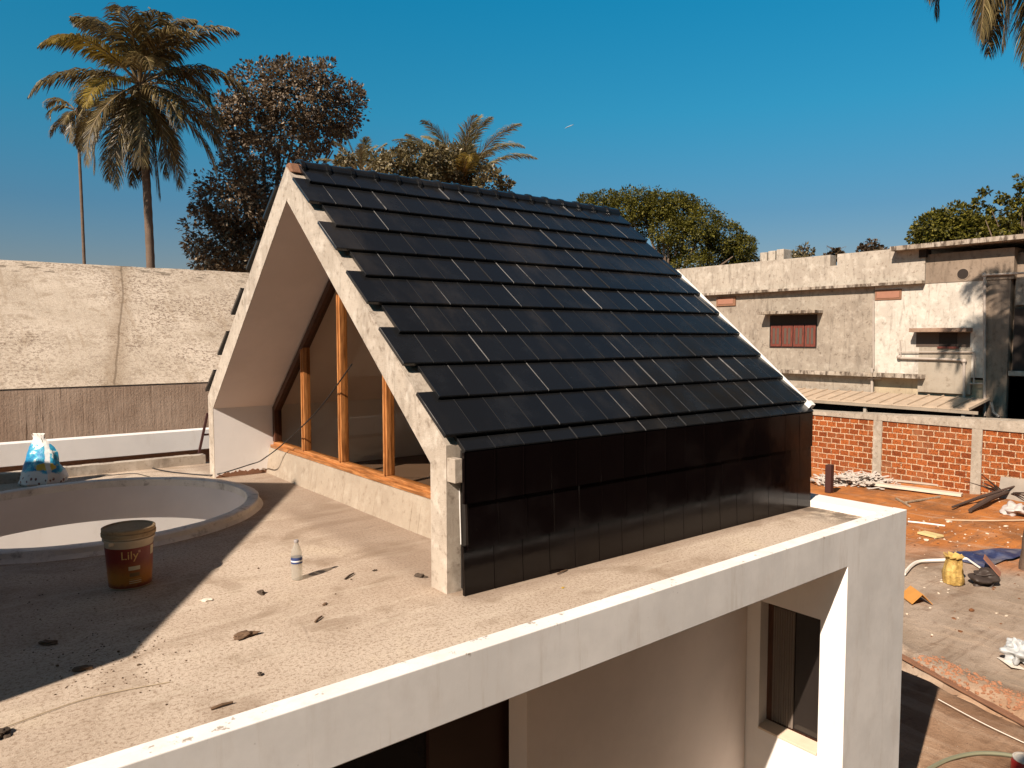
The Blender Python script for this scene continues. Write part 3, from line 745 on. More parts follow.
tag(mb.build('grit', plain('dark_grit', (.12, .08, .05), .9, .2, .5, 30)), 'loose dark grit scattered over the terrace floor', 'grit', kind='stuff')

# ------------------------------------------------------------------ the neighbouring roof, white wall and the unseen shadow gable and house out of frame
nb = thing('neighbour_house', 'rough bare concrete sloping roof with streaked fascia behind a low white wall', 'house', (2, 14, GZ))
def np_(o): o.parent = nb; o.matrix_parent_inverse = Matrix.Translation(-Vector(nb.location)); return o
NE, NEZ, NR, NRZ = 12.0, .873, 15.3, 2.885
def slabmat():
    t = NT('rough_roof_slab', .92, .2); x = t.xyz()
    big = t.noise(.7, 8, .62); mid = t.noise(3.4, 9, .68); fine = t.noise(20, 6, .8); vf = t.noise(75, 3, .7)
    col = t.mix(t.f(big, .36, .66), (.52, .43, .34), (.39, .315, .24))
    col = t.mix(t.math('MULTIPLY', t.f(mid, .50, .70), .6), col, (.24, .175, .115))
    rg = t.f(t.noise(.55, 5, .6, t.map(loc=(5, 2, 1))), .38, .62, .25, 1.0); col = t.mix(t.math('MULTIPLY', t.math('MULTIPLY', t.f(fine, .48, .58), .95), rg), col, (.15, .10, .07))
    col = t.mix(t.math('MULTIPLY', t.f(vf, .44, .30), .8), col, (.74, .63, .50))
    st = t.noise(2.6, 6, .6, t.map((4, .3, .3))); col = t.mix(t.math('MULTIPLY', t.f(st, .54, .68), .35), col, (.28, .20, .13))
    wob = t.math('ADD', x[0], t.math('MULTIPLY', t.math('SUBTRACT', t.noise(.7, 3, .5), .5), .22))
    sl = t.math('ADD', wob, t.math('MULTIPLY', x[1], -.22))
    cr = t.math('ABSOLUTE', t.math('SUBTRACT', sl, CRX))
    col = t.mix(t.math('MULTIPLY', t.f(cr, .24, .0), .45), col, (.22, .15, .09)); col = t.mix(t.math('MULTIPLY', t.f(cr, .022, .006), .55), col, (.10, .065, .04))
    # broken dark patches under the top edge
    tp = t.math('MULTIPLY', t.f(x[2], 2.60, 2.72), t.f(t.noise(3.0, 6, .7, t.map((1.0, 1, 5))), .55, .60)); col = t.mix(t.math('MULTIPLY', tp, .8), col, (.13, .10, .07))
    t.color(col); t.bump(t.math('ADD', mid, t.math('ADD', t.math('MULTIPLY', fine, .8), t.math('MULTIPLY', vf, .3))), .42, .03); return t.m
cA = ony(117, 383, NE); CRX = cA.x-.22*NE
mb = MB(); nx, ny = 90, 26
for i in range(nx+1):
    for j in range(ny+1):
        x = -14+(21.2)*i/nx; t_ = j/ny; p = Vector((x, NE+(NR-NE)*t_, 0))
        mb.v.append((x, NE+(NR-NE)*t_, NEZ+(NRZ-NEZ)*t_+.02*noise.noise(p*.9)*math.sin(math.pi*t_)+(.012*noise.noise(p*4) if j == ny else 0)))
for i in range(nx):
    for j in range(ny): a = i*(ny+1)+j; mb.f.append((a, a+ny+1, a+ny+2, a+1))
np_(mb.build('roof_slab', slabmat(), smooth=True))
np_(MB().prism([(-14, NR, NRZ-.006), (-14, NR+.16, NRZ-.03), (-14, NR+.16, .8), (-14, NR+.10, .8)], (21.2, 0, 0)).build('ridge_lip', M['slab']))
np_(MB().box(-14, 7.2, NE+.01, NE+.16, -.6, NEZ-.012).build('fascia', M['fascia']))
np_(MB().box(-14, 7.2, NE+.4, NE+3.4, GZ, -.602).build('lower_wall', M['fascia']))
ww = thing('white_wall', 'low white wall with a dark gap beneath its top band beyond the far kerb', 'wall', (2, 10.7, GZ))
def wp_(o): o.parent = ww; o.matrix_parent_inverse = Matrix.Translation(-Vector(ww.location)); return o
wp_(MB().box(-14, 6.4, 10.6, 10.8, .022, .297).build('top_band', M['white'], bevel=.006))
wp_(MB().box(-14, 6.4, 10.70, 10.8, -.30, .0215).build('dark_gap', M['brick_raw']))  # brown strip carries the shade of the gap beneath the band
wp_(MB().box(-14, 6.4, 10.62, 10.8, GZ, -.302).build('lower_wall', M['white']))

h2 = thing('shadow_gable', 'unseen pale gable left of the viewpoint, shaped to cast the big terrace shadow', 'house', (-4, 7, 0))
def h2p(o): o.parent = h2; o.matrix_parent_inverse = Matrix.Translation(-Vector(h2.location)); return o
XG = -2.5; hc = (.704-XG)/1.2; ha = (3.019-XG)/1.2  # unseen gable, sized backwards from the shadow edge it casts on the terrace
yc = 3.889-.35*hc; ya_ = 7.519-.35*ha
h2p(MB().prism([(XG, yc, 0), (XG, yc, hc), (XG, ya_, ha), (XG, ya_+2.9, ha-2.9*.70), (XG, ya_+2.9, 0)], (-3.2, 0, 0)).build('shadow_prism', M['white']))
h3 = thing('photographer_house', 'tall plastered house wall behind the viewpoint', 'house', (2, -4, GZ))
def h3p(o): o.parent = h3; o.matrix_parent_inverse = Matrix.Translation(-Vector(h3.location)); return o
dk = paint('brown_house_paint', (.018, .012, .010), .3)
h3p(MB().box(-7, 14.0, -6, -1.3, GZ-.1, 8.0).build('wall', dk))
h3p(MB().box(-2.5, 3.0, -1.298, .35, -.14, -.02).build('balcony_slab', M['kerb'], bevel=.01))

# ------------------------------------------------------------------ laterite boundary wall
BX = 23.9
zt0 = onx(819, 414.5, BX).z
bw = thing('boundary_wall', 'orange laterite block wall with concrete pillars and a concrete top beam', 'wall', (BX, 9, GZ))
def bp_(o): o.parent = bw; o.matrix_parent_inverse = Matrix.Translation(-Vector(bw.location)); return o
def laterite():
    t = NT('laterite_blocks', .95, .1); x = t.xyz()
    cb = t.n('ShaderNodeCombineXYZ'); w = t.math('MULTIPLY', t.math('SUBTRACT', t.noise(3, 4), .5), .05)
    t.l(t.math('ADD', x[1], w), cb.inputs[0]); t.l(t.math('ADD', x[2], w), cb.inputs[1])
    br = t.n('ShaderNodeTexBrick'); br.offset = .5; t.l(cb.outputs[0], br.inputs['Vector'])
    for k_, v in (('Scale', 1.0), ('Mortar Size', .018), ('Mortar Smooth', .25), ('Bias', 0), ('Brick Width', .31), ('Row Height', .185)): br.inputs[k_].default_value = v
    br.inputs['Color1'].default_value = (.36, .10, .027, 1); br.inputs['Color2'].default_value = (.19, .045, .014, 1); br.inputs['Mortar'].default_value = (.55, .38, .24, 1)
    a = t.noise(26, 6, .7); b = t.noise(1.2, 6, .6)
    col = t.mix(t.math('MULTIPLY', t.f(a, .47, .64), .85), br.outputs['Color'], (.08, .025, .010))
    col = t.mix(t.math('MULTIPLY', t.f(b, .5, .7), .4), col, (.34, .17, .085))
    t.color(col); t.bump(t.math('ADD', t.math('MULTIPLY', br.outputs['Fac'], -.6), a), .8, .03); return t.m
bp_(MB().box(BX, BX+.25, -14, 30, GZ-.3, zt0-.02).build('block_panel', laterite()))
pc = concrete('pillar_concrete', (.36, .305, .24), (.15, .11, .08), .6, .3, .8, 2.4, .7, (.45, .39, .32))
for u in (877.5, 977):
    y = onx(u, 450, BX).y
    for dy in ((0,) if u < 900 else (0, -2.9, -5.8)):
        bp_(MB().box(BX-.045, BX+.27, y+dy-.14, y+dy+.14, GZ-.3, zt0-.022).build('pillar', pc, bevel=.01))
y3 = onx(877.5, 450, BX).y
for i in (1, 2, 3): bp_(MB().box(BX-.045, BX+.27, y3+2.9*i-.14, y3+2.9*i+.14, GZ-.3, zt0-.022).build('pillar', pc, bevel=.01))
mb = MB()
def ztop(y): return zt0+.13+max(0, (13.5-y))*.033
mb.v += []
ysn = [30-44*i/60 for i in range(61)]
for ya, yb in zip(ysn[:-1], ysn[1:]):
    n = len(mb.v)
    for y in (ya, yb):
        for xx, zz in ((BX-.05, zt0-.02), (BX-.05, ztop(y)-.03), (BX+.30, ztop(y)), (BX+.30, zt0-.02)): mb.v.append((xx, y, zz+.012*noise.noise(Vector((y*1.5, xx, 0)))))
    for i in range(4): j = (i+1) % 4; mb.f.append((n+i, n+j, n+4+j, n+4+i))
bp_(mb.build('top_beam', pc, smooth=True))

# ------------------------------------------------------------------ old concrete building beyond the wall
FX = 27.0
ob = thing('old_building', 'weathered two tone concrete building with red shuttered window and long flat parapet', 'building', (FX+3, 9, GZ))
def op(o): o.parent = ob; o.matrix_parent_inverse = Matrix.Translation(-Vector(ob.location)); return o
def fy(u, v=330): return onx(u, v, FX).y
def fz(u, v): return onx(u, v, FX).z
wg = concrete('old_grey_render', (.31, .26, .205), (.12, .088, .065), .55, .35, .85, 1.5, .5, (.40, .345, .28))
wwht = concrete('old_white_render', (.52, .47, .40), (.20, .15, .11), .5, .45, .6, 1.6, .3, (.60, .55, .48))
wbr = concrete('brown_stained_render', (.25, .19, .14), (.10, .072, .05), .5, .35, .8, 1.5, .4)
par = concrete('parapet_render', (.40, .345, .28), (.15, .11, .08), .5, .4, .8, 1.6, .5, (.50, .44, .365))
def ledgemat():
    t = NT('dripped_ledge', .9, .2); x = t.xyz(); n = t.noise(5, 7, .7, t.map((1, 1, .3))); a = t.noise(1.5, 6, .6); g_ = t.noise(28, 5, .7)
    col = t.mix(t.f(a, .4, .65), (.38, .32, .26), (.28, .225, .17)); col = t.mix(t.math('MULTIPLY', t.f(n, .45, .60), .9), col, (.06, .042, .03)); col = t.mix(t.math('MULTIPLY', t.f(g_, .55, .68), .5), col, (.10, .07, .05))
    t.color(col); t.bump(n, .4, .02); return t.m
ledm = ledgemat()
dark = plain('dark_recess', (.03, .022, .018), .8, .2); redw = wood('red_brown_shutter', (.20, .055, .035), (.12, .03, .02))  # dark: near-black flat colour carrying the shade of openings and under the sunshade
yL = 40.0
zpt, zpb = fz(784, 259.5), fz(784, 289)
y924, y873 = fy(924.5), fy(873.5)
def seg(name, ya, yb, za, zb, dep, m, out=0.0, bevel=0, par_=None):
    o = MB().box(FX-out, FX+dep, ya, yb, za, zb).build(name, m, bevel=bevel)
    return op(o) if par_ is None else sub(o, par_)
yg0, yg1 = fy(839, 257), fy(832, 257)
seg('parapet', yg1, yL, zpb, zpt, .3, par, .12); seg('parapet', y924, yg0, zpb, zpt, .3, par, .12); seg('parapet_notch', yg0, yg1, zpb, zpt-.42, .3, par, .118)
seg('ledge', y924, yL, zpb-.10, zpb-.002, .3, ledm, .30)
seg('grey_wall', y873+.02, yL, GZ-.3, zpb-.102, 6.0, wg, 0); 
seg('white_wall', fy(985), y873-.02, fz(930, 376), zpb-.102 , 6.0, wwht, .03)
seg('upper_wall', fy(1012), y924-.002, zpb-.10, fz(960, 252), 6.0, wbr, .05)
seg('corner_wall', fy(1009), fy(985)-.003, GZ-.3, zpb-.104, 6.0, wbr, .02)
seg('lower_wall', fy(985), y873-.02, GZ-.3, fz(930, 378), 6.0, concrete('cream_render', (.42, .33, .22), (.2, .14, .09), .3, .3, .6, 1), -.1)
seg('side_wing', -14, fy(1010)-.003, GZ-.3, fz(1017, 252), 6.0, wbr, -.25)
seg('flat_roof_slab', -14, fy(898, 245), fz(960, 248)+.05, fz(960, 242), 6.2, ledm, .60)
seg('drain_stub', fy(926), fy(919), fz(922, 258), fz(922, 249), .2, dark, .2)
# round hole
hc_ = onx(963, 274, FX-.052); mb = MB(); pts = [(hc_.x, hc_.y+.175*math.cos(a*math.pi/8), hc_.z+.175*math.sin(a*math.pi/8)) for a in range(16)]
op(MB().prism(pts, (-.012, 0, 0)).build('round_vent', dark))
mb = MB(); pr = [.21, .30]
for j in range(24):
    w = 2*math.pi*j/24
    for r, xx in ((.17, -.016), (.195, -.014), (.20, .0)): mb.v.append((hc_.x+xx, hc_.y+r*math.cos(w), hc_.z+r*math.sin(w)))
for j in range(24):
    q = (j+1) % 24
    for i in range(2): mb.f.append((j*3+i, q*3+i, q*3+i+1, j*3+i+1))
op(mb.build('vent_rim', wbr, smooth=True))
# vents of red brick
for (ua, ub, va, vb) in ((717, 736, 297, 306), (875.5, 902, 289.5, 300)):
    v_ = seg('brick_vent', fy(ub, vb), fy(ua, vb), fz((ua+ub)/2, vb), fz((ua+ub)/2, va), .1, M['brick_raw'], .06, .01)
    seg('vent_grille', fy(ub-2, vb), fy(ua+2, vb), fz((ua+ub)/2, vb-2), fz((ua+ub)/2, va+2), .1, plain('terracotta_grille', (.30, .14, .09), .9), .075, 0, v_)
    v_.children[0].matrix_parent_inverse = Matrix.Identity(4)
# shuttered window with sunshade
seg('sunshade', fy(823, 316), fy(766, 316), fz(795, 314), fz(795, 311), .1, ledm, .62, .01)
rw = seg('shutter_window', fy(817), fy(770), fz(794, 348), fz(794, 315), .1, dark, .02)
for i in range(4):
    ua = 771.5+11.4*i; ub = ua+10.4
    s_ = seg('shutter', fy(ub), fy(ua), fz(794, 346.5), fz(794, 325), .0, redw, .05, 0, rw)
    for q in range(2):
        uu = ua+2+4*q; seg('grille', fy(uu+2.4), fy(uu), fz(794, 344), fz(794, 328), .0, plain('grille_glass', (.085, .06, .045), .5), .056, 0, rw)
# second window high under its shade, panel below
seg('sunshade', fy(973, 331), fy(916, 331), fz(945, 332), fz(945, 328), .1, concrete('rusty_shade', (.30, .20, .14), (.12, .06, .04), .5, 0, .8, 3), .55, .01)
hw = seg('high_window', fy(971), fy(917), fz(944, 347), fz(944, 332.5), .1, plain('recess_shade_brown', (.075, .052, .038), .8), .045)  # dark recess under the sunshade put into this flat colour
seg('open_pane', fy(958), fy(940), fz(944, 347.5), fz(944, 333), .1, dark, .06, 0, hw)
seg('sash', fy(960), fy(939), fz(949, 348.5), fz(949, 346.5), .1, redw, .10, 0, hw)
seg('infill_panel', fy(973), fy(920), fz(945, 393), fz(945, 347.2), .1, concrete('smooth_grey_render', (.33, .28, .22), (.17, .13, .09), .3, .2, .6, 1.4), .042)
seg('string_course', y924-.1, yL, fz(850, 375.5), fz(850, 371.5), .1, ledm, .36, .01)
# right wing openings
seg('wing_opening', -9, fy(1012.5), fz(1018, 371), fz(1018, 308), .1, dark, -.22)
seg('wing_sill', -9, fy(1010.5), fz(1018, 376), fz(1018, 371), .1, par, .05, .01)
seg('wing_panel', -9, fy(1013), fz(1018, 305), fz(1018, 277), .1, wg, -.20)
seg('wing_base', -9, fy(1010.5), GZ-.2, fz(1018, 376.5), .1, wwht, -.10)
# pipes
pv = plain('grey_pvc_pipe', (.36, .30, .25), .5, .4, .2)
def fp(u, v, out=.12): return onx(u, v, FX-out)
for pts_, r in (([(984.5, 272), (984.5, 416)], .045), ([(899, 358), (950, 359.5), (963.5, 360.5)], .04), ([(964, 360), (964, 402)], .045), ([(899, 352), (975, 352)], .02), ([(974, 352), (974, 384)], .025),
                ([(969, 383.5), (984, 383.5)], .025), ([(984, 275), (1024, 273)], .035), ([(872, 368), (872, 394)], .05), ([(868, 378.5), (881, 378.5)], .03), ([(873.3, 300), (873.3, 369)], .03), ([(900, 340), (901, 358)], .02), ([(991, 402), (993, 412), (999, 417)], .05)):
    op(MB().tube([fp(*p) for p in pts_], r, 8).build('pipe', pv, smooth=True))
for u, v in ((984.5, 275), (964, 361), (899, 357)): 
    mb = MB(); add_blob(mb, 1, fp(u, v), (.085, .085, .085), .05, 2); op(mb.build('pipe_joint', pv, smooth=True))
# tiled lean-to roof below
lt = thing('lean_to_roof', 'low lean-to roof of pale ribbed sheets along the foot of the old building', 'roof', (26, 9, GZ))
def lp(o): o.parent = lt; o.matrix_parent_inverse = Matrix.Translation(-Vector(lt.location)); return o
LX = 25.2
ya, yb = onx(968, 404, LX).y, 26.0
zl = onx(880, 404.5, LX).z; zh = onx(880, 393.5, FX-.1).z
mb = MB(); y = ya; 
while y < yb:
    w = .46
    mb.prism([(LX, y+.02, zl), (LX, y+w-.03, zl), (LX, y+w-.03, zl+.035), (LX, y+.02, zl+.03)], (FX-.12-LX, 0, zh-zl))
    mb.prism([(LX, y-.03, zl), (LX, y+.025, zl), (LX, y+.02, zl+.075), (LX, y-.02, zl+.075)], (FX-.12-LX, 0, zh-zl)); y += w
lp(mb.build('ribbed_sheets', plain('pale_roof_sheet', (.42, .32, .23), .7, .3, .35, 3)))
lp(MB().box(LX-.05, LX+.0, ya-.3, yb, zl-.10, zl-.005).build('eave_board', concrete('eave_grey', (.30, .24, .18), (.14, .1, .07), .4, 0, .5, 2)))
lp(MB().box(LX+.5, LX+.55, ya, yb, GZ, zl-.11).build('shade_sheet', dark))  # dark sheet added for the shade beneath the lean-to
for y in (ya+.1, ya+3.2, ya+6.3): lp(MB().box(LX+.05, LX+.15, y, y+.1, GZ-.2, zl-.02).build('post', par))
# water tank stump and plants on the parapet
tk = MB(); p0, p1 = fy(780, 255), fy(755, 255); zt_, zb_ = fz(768, 249.5), fz(768, 262)
for i in range(3): tk.box(FX+.3, FX+.9, p0+(p1-p0)*i/3+.03, p0+(p1-p0)*(i+1)/3-.03, zb_-.3, zt_-.03*i)
tag(tk.build('chimney_stump', par, bevel=.02), 'short ribbed concrete stump standing on the old building parapet', 'chimney')

# ------------------------------------------------------------------ yard things
def yz(p): return yard_h(p.x, p.y)
def ygr(u, v):
    p = onz(u, v, GZ); p.z = yz(p); return p
# yellow sack
p = ygr(952.5, 583); sk = thing('sack', 'yellow plastic sack with gathered neck standing on the grey yard', 'sack', p, .6)
def sackmat():
    t = NT('yellow_sack', .55, .4); a = t.noise(9, 5, .6); x = t.xyz()
    col = t.mix(t.f(a, .4, .65), (.50, .34, .10), (.32, .19, .05))
    ln = t.math('MULTIPLY', t.f(t.noise(5, 3, .6, t.map((1, 1, 9))), .56, .62), t.f(x[2], .30, .26)); col = t.mix(t.math('MULTIPLY', ln, .6), col, (.20, .11, .04))
    t.color(col); t.bump(t.noise(14, 4), .6, .03); return t.m
sm = sackmat(); mb = MB(); kk = 40
for z, r in ((0, .17), (.02, .205), (.07, .212), (.12, .215), (.18, .21), (.24, .20), (.29, .188), (.34, .178), (.39, .168), (.43, .155), (.47, .16)):
    for j in range(kk):
        w = 2*math.pi*j/kk; e = 1+.22*noise.noise(Vector((math.cos(w)*2.0, math.sin(w)*2.0, z*6)))+.10*noise.noise(Vector((math.cos(w)*6, math.sin(w)*6, z*14))); mb.v.append((r*math.cos(w)*e, r*math.sin(w)*e*.8, z))
for i in range(10):
    for j in range(kk): mb.f.append((i*kk+j, i*kk+(j+1) % kk, (i+1)*kk+(j+1) % kk, (i+1)*kk+j))
mb.f.append(tuple(range(kk-1, -1, -1))); mb.f.append(tuple(10*kk+j for j in range(kk))); mb.build('sack_body', sm, sk, smooth=True)
mb = MB()
for i in range(9):
    w = i*.7; c = Vector((.15*math.cos(w), .11*math.sin(w), .49)); d = Vector((math.cos(w), math.sin(w), 0)); mb.obox(c, d*.055+Vector((0, 0, .035)), Vector((-d.y, d.x, .3))*.05, Vector((0, 0, .008)))
mb.build('sack_neck', sm, sk, bevel=.006)
# black bag and flap
p = ygr(985, 584); mb = MB(); add_blob(mb, 2, (0, 0, .08), (.29, .19, .13), .75, 4, .3); add_blob(mb, 5, (.05, .02, .17), (.20, .15, .09), .7, 4)
o = mb.build('rubber_bag', plain('black_rubber_bag', (.045, .032, .026), .6, .4, .3, 9), smooth=True); o.location = p; tag(o, 'dark rubber mortar bag slumped on the yard right of the yellow sack', 'bag')
o = MB().obox((0, 0, .16), (.17, .05, 0), (-.05, .13, .16), (0, .006, -.005)).build('clay_tile', plain('red_clay', (.30, .13, .08), .9), bevel=.006); o.location = ygr(992, 572); tag(o, 'red clay slab propped up behind the dark rubber bag', 'tile')
# tarpaulin
def tarp():
    t = NT('blue_tarpaulin', .5, .4); a = t.noise(3, 6, .7); b = t.noise(1.5, 6)
    t.color(t.mix(t.f(b, .4, .62), t.mix(t.f(a, .4, .6), (.022, .03, .085), (.06, .075, .15)), (.15, .13, .13))); t.bump(a, .6, .05); return t.m
c1, c2, c3, c4 = ygr(945, 560), ygr(958, 553), ygr(1060, 547), ygr(985, 568)
mb = MB(); n = 40
for i in range(n+1):
    for j in range(n+1):
        a, b = i/n, j/n; p = (c1*(1-a)+c2*a)*(1-b)+(c4*(1-a)+c3*a)*b
        q = p+Vector((.12*noise.noise(p*1.5), .12*noise.noise(p*1.3+Vector((5, 0, 0))), 0)); mb.v.append((q.x, q.y, yz(q)+.03+.10*abs(noise.noise(p*1.7))*math.sin(math.pi*a)+.02*noise.noise(p*6)))
for i in range(n):
    for j in range(n): q = i*(n+1)+j; mb.f.append((q, q+n+1, q+n+2, q+1))
tag(mb.build('tarpaulin', tarp(), smooth=True), 'crumpled blue tarpaulin spread on the ground behind the yellow sack', 'tarpaulin')
# white pipe
pvc = plain('white_pvc', (.74, .68, .60), .5, .4, .1)
def lift(p, dz): return Vector((p.x, p.y, yz(p)+dz))
curve_thing('white_pipe', [lift(ygr(*q), .05) for q in ((904, 577), (912, 568), (922, 563.5), (945, 563), (966, 562))], .035, pvc, 'bent white plastic pipe passing behind the yellow sack', 'pipe')
curve_thing('white_batten', [lift(ygr(*q), .04) for q in ((966, 561), (982, 570))], .02, pvc, 'thin white batten between the sack and the dark rubber bag', 'batten')
curve_thing('white_line', [lift(ygr(*q), .03) for q in ((908, 522), (925, 524), (945, 527))], .022, pvc, 'thin white strip on the orange soil beside the white pier', 'strip')
curve_thing('marking_string', [lift(onz(*q, GZ), .05) for q in ((938, 703), (985, 727), (1040, 753))], .005, pvc, 'white marking string stretched along the dug trench', 'string')
curve_thing('long_strip', [lift(ygr(*q), .03) for q in ((945, 521), (985, 522), (1030, 521))], .018, plain('pale_strip', (.5, .38, .25), .7), 'long pale strip lying across the orange soil', 'strip')
curve_thing('garden_hose', [lift(onz(*q, GZ), .03) for q in ((925, 775), (948, 763), (975, 757), (1004, 757), (1030, 760))], .022, plain('green_grey_hose', (.20, .20, .13), .5), 'grey green hose curving along the bottom right of the yard', 'hose')
# timber boards
def board(u0, v0, u1, v1, w, th, m, lab, cat='board', dz=0.0, name='board'):
    a, b = ygr(u0, v0), ygr(u1, v1); t = (b-a).normalized(); s = Vector((-t.y, t.x, 0)).normalized()
    o = MB().obox((a+b)/2+Vector((0, 0, th/2+.02+dz)), (b-a)/2, s*w/2, Vector((0, 0, th/2))).build(name, m, bevel=.004); return tag(o, lab, cat)
board(862, 485, 962, 497, .30, .07, plain('pale_plank', (.56, .48, .38), .8), 'longest pale plank lying along the foot of the laterite wall')
board(868, 479, 1030, 497, .12, .05, plain('grey_plank', (.40, .34, .27), .8), 'grey plank lying behind the longest pale plank at the wall foot')
board(906, 503, 940, 498, .06, .04, M['oldwood'], 'thin timber batten on the orange soil near the pale plank', 'batten', name='batten')
board(896, 499, 910, 506, .05, .04, M['oldwood'], 'short timber batten beside the top corner of the white pier', 'batten', name='batten')
board(921, 534, 940, 539, .26, .05, plain('yellow_board', (.60, .47, .22), .7), 'short cream yellow board lying on the orange soil')
board(895, 655, 1030, 718, .10, .03, M['brick_raw'], 'brown timber edging board along the dug trench', name='edging_board')
# sheet against the wall
a = onx(1000, 475, BX-.2); b = onx(1000, 496, BX-.2); 
o = MB().obox((BX-.22, a.y-1.6, (a.z+b.z)/2-.05), (.10, 0, .30), (0, 1.6, 0), (.012, 0, -.004)).build('metal_sheet', plain('dull_zinc_sheet', (.26, .22, .18), .8, .2, .4, 2)); tag(o, 'dull zinc sheet leaning on the laterite wall', 'metal sheet')
# dry branches
mb = MB(); c = ygr(1004, 497)
for i in range(26):
    w = random.uniform(0, 6.28); l_ = random.uniform(.5, 1.3); d = Vector((math.cos(w), math.sin(w), random.uniform(.15, .8))); mb.tube([c, c+d*l_*.5+Vector((0, 0, .06)), c+d*l_], [.03, .02, .008], 6)
d0, d1 = ygr(970, 513), ygr(1008, 499); mb.tube([d0+Vector((0, 0, .08)), (d0+d1)/2+Vector((0, 0, .2)), d1+Vector((0, 0, .2))], [.05, .075, .05], 8); mb.tube([d0+Vector((.2, .5, .05)), (d0+d1)/2+Vector((.3, .3, .16)), d1+Vector((.2, -.2, .4))], [.03, .05, .02], 7)
tag(mb.build('dry_branches', plain('dead_branch', (.06, .035, .025), .9)), 'heap of dark dry branches on the orange soil before the wall', 'branches')
p = ygr(1015, 514); mb = MB(); add_blob(mb, 12, (0, 0, .12), (.30, .24, .18), .9, 4)
o = mb.build('plastic_bag', plain('white_plastic_bag', (.46, .41, .38), .5), smooth=True); o.location = p; tag(o, 'white plastic bag lying beside the dry branches', 'bag')
# ridge tile lying like a tent
p = ygr(916, 601); mb = MB(); s1 = Vector((.75, -.66, 0)); d1 = Vector((.66, .75, 0))
for sg in (1, -1): mb.prism([d1*-.22, d1*.22, d1*.22+s1*.17*sg+Vector((0, 0, -.17)), d1*-.22+s1*.17*sg+Vector((0, 0, -.17))], (0, 0, .015))
o = mb.build('ridge_tile', plain('orange_clay', (.48, .22, .05), .8)); o.location = p+Vector((0, 0, .19)); tag(o, 'orange clay ridge tile lying like a tent beside the white pier', 'tile')
# white sack and container at right
p = ygr(1019, 662); mb = MB(); add_blob(mb, 21, (0, 0, .12), (.22, .16, .14), .9, 4); add_blob(mb, 23, (.02, .06, .20), (.12, .10, .12), .9, 4)
o = mb.build('white_sack', plain('white_blue_sack', (.42, .43, .43), .5, .4, .6, 7), smooth=True); o.location = p; tag(o, 'crumpled white sack at the right of the grey yard', 'sack')
o = MB().obox((0, 0, .02), (.10, .12, 0), (-.08, .06, .02), (0, 0, .004)).build('paper_sheet', pvc); o.location = ygr(1011, 664); tag(o, 'folded white paper beside the crumpled white sack', 'paper')
p = ygr(1026, 782); rb = thing('red_container', 'red plastic container with white rim at the bottom right corner', 'container', p)
MB().lathe([(0, 0), (.13, 0), (.14, .02), (.135, .2), (.11, .23)], k=24).build('container_body', plain('red_plastic', (.38, .02, .015), .35), rb, smooth=True)
MB().lathe([(.11, .228), (.125, .232), (.125, .245), (.112, .247), (.112, .235), (0, .225)], k=24).build('rim', pvc, rb, smooth=True)
# short steel post and rubble heap
p = ygr(829, 494); o = MB().box(-.09, .09, -.09, .09, 0, .82).build('steel_post', M['steelred'], bevel=.01); o.location = p; tag(o, 'short dark red steel post beyond the terrace corner', 'post')
mb = MB(); rng = random.Random(4)
for i in range(420):
    u = rng.gauss(838, 16); v = rng.uniform(470, 488); h = max(0, 1-abs(u-836)/40)*.32; c = ygr(u, 486+.07*(u-836)); c = c+Vector((rng.uniform(0, 1.6), rng.uniform(-.4, .4), rng.uniform(0, h)))
    d = Vector((rng.uniform(-1, 1), rng.uniform(-1, 1), rng.uniform(-.35, .35))); mb.obox(c, d*rng.uniform(.05, .24), Vector((-d.y, d.x, 0))*rng.uniform(.012, .05), (0, 0, rng.uniform(.004, .018)))
tag(mb.build('rubble_heap', plain('white_rubble', (.50, .44, .38), .85, .2, .25)), 'heap of broken white plaster strips at the foot of the laterite wall', 'rubble', kind='stuff')
# scattered litter in the yard
mb = MB(); mb2 = MB(); rng = random.Random(14)
for i in range(190):
    u = rng.uniform(880, 1040); v = rng.uniform(495, 640) if i < 250 else rng.uniform(640, 760)
    if rng.random() < .45: u, v = rng.gauss(955, 38), rng.gauss(532, 10)
    c = ygr(u, v); s = rng.uniform(.008, .026)*(2.4 if rng.random() < .06 else 1)
    tgt = mb if rng.random() < .5 else mb2; add_blob(tgt, i, (c.x, c.y, c.z+s*.3), (s*rng.uniform(.8, 2), s, s*.6), .6, 1, i)
tag(mb.build('yard_litter', plain('pale_litter', (.58, .48, .37), .9, .2, .3)), 'small pale chips of litter scattered over the yard', 'litter', kind='stuff')
tag(mb2.build('yard_clods', plain('brown_clods', (.17, .075, .035), .95, .1, .4)), 'small brown clods of earth scattered over the yard', 'clods', kind='stuff')
mb = MB(); rng = random.Random(24)
for i in range(420):
    a = rng.random(); p = TA.lerp(TB, a*1.25)-_tn*abs(rng.gauss(.25, .16)); p.z = yz(p); s = rng.uniform(.006, .026); add_blob(mb, i, p, (s*1.3, s, s*.8), .5, 1, i)
tag(mb.build('trench_spoil', plain('red_spoil', (.33, .16, .09), .95, .1, .4)), 'crumbled red spoil heaped along the dug trench', 'soil', kind='stuff')

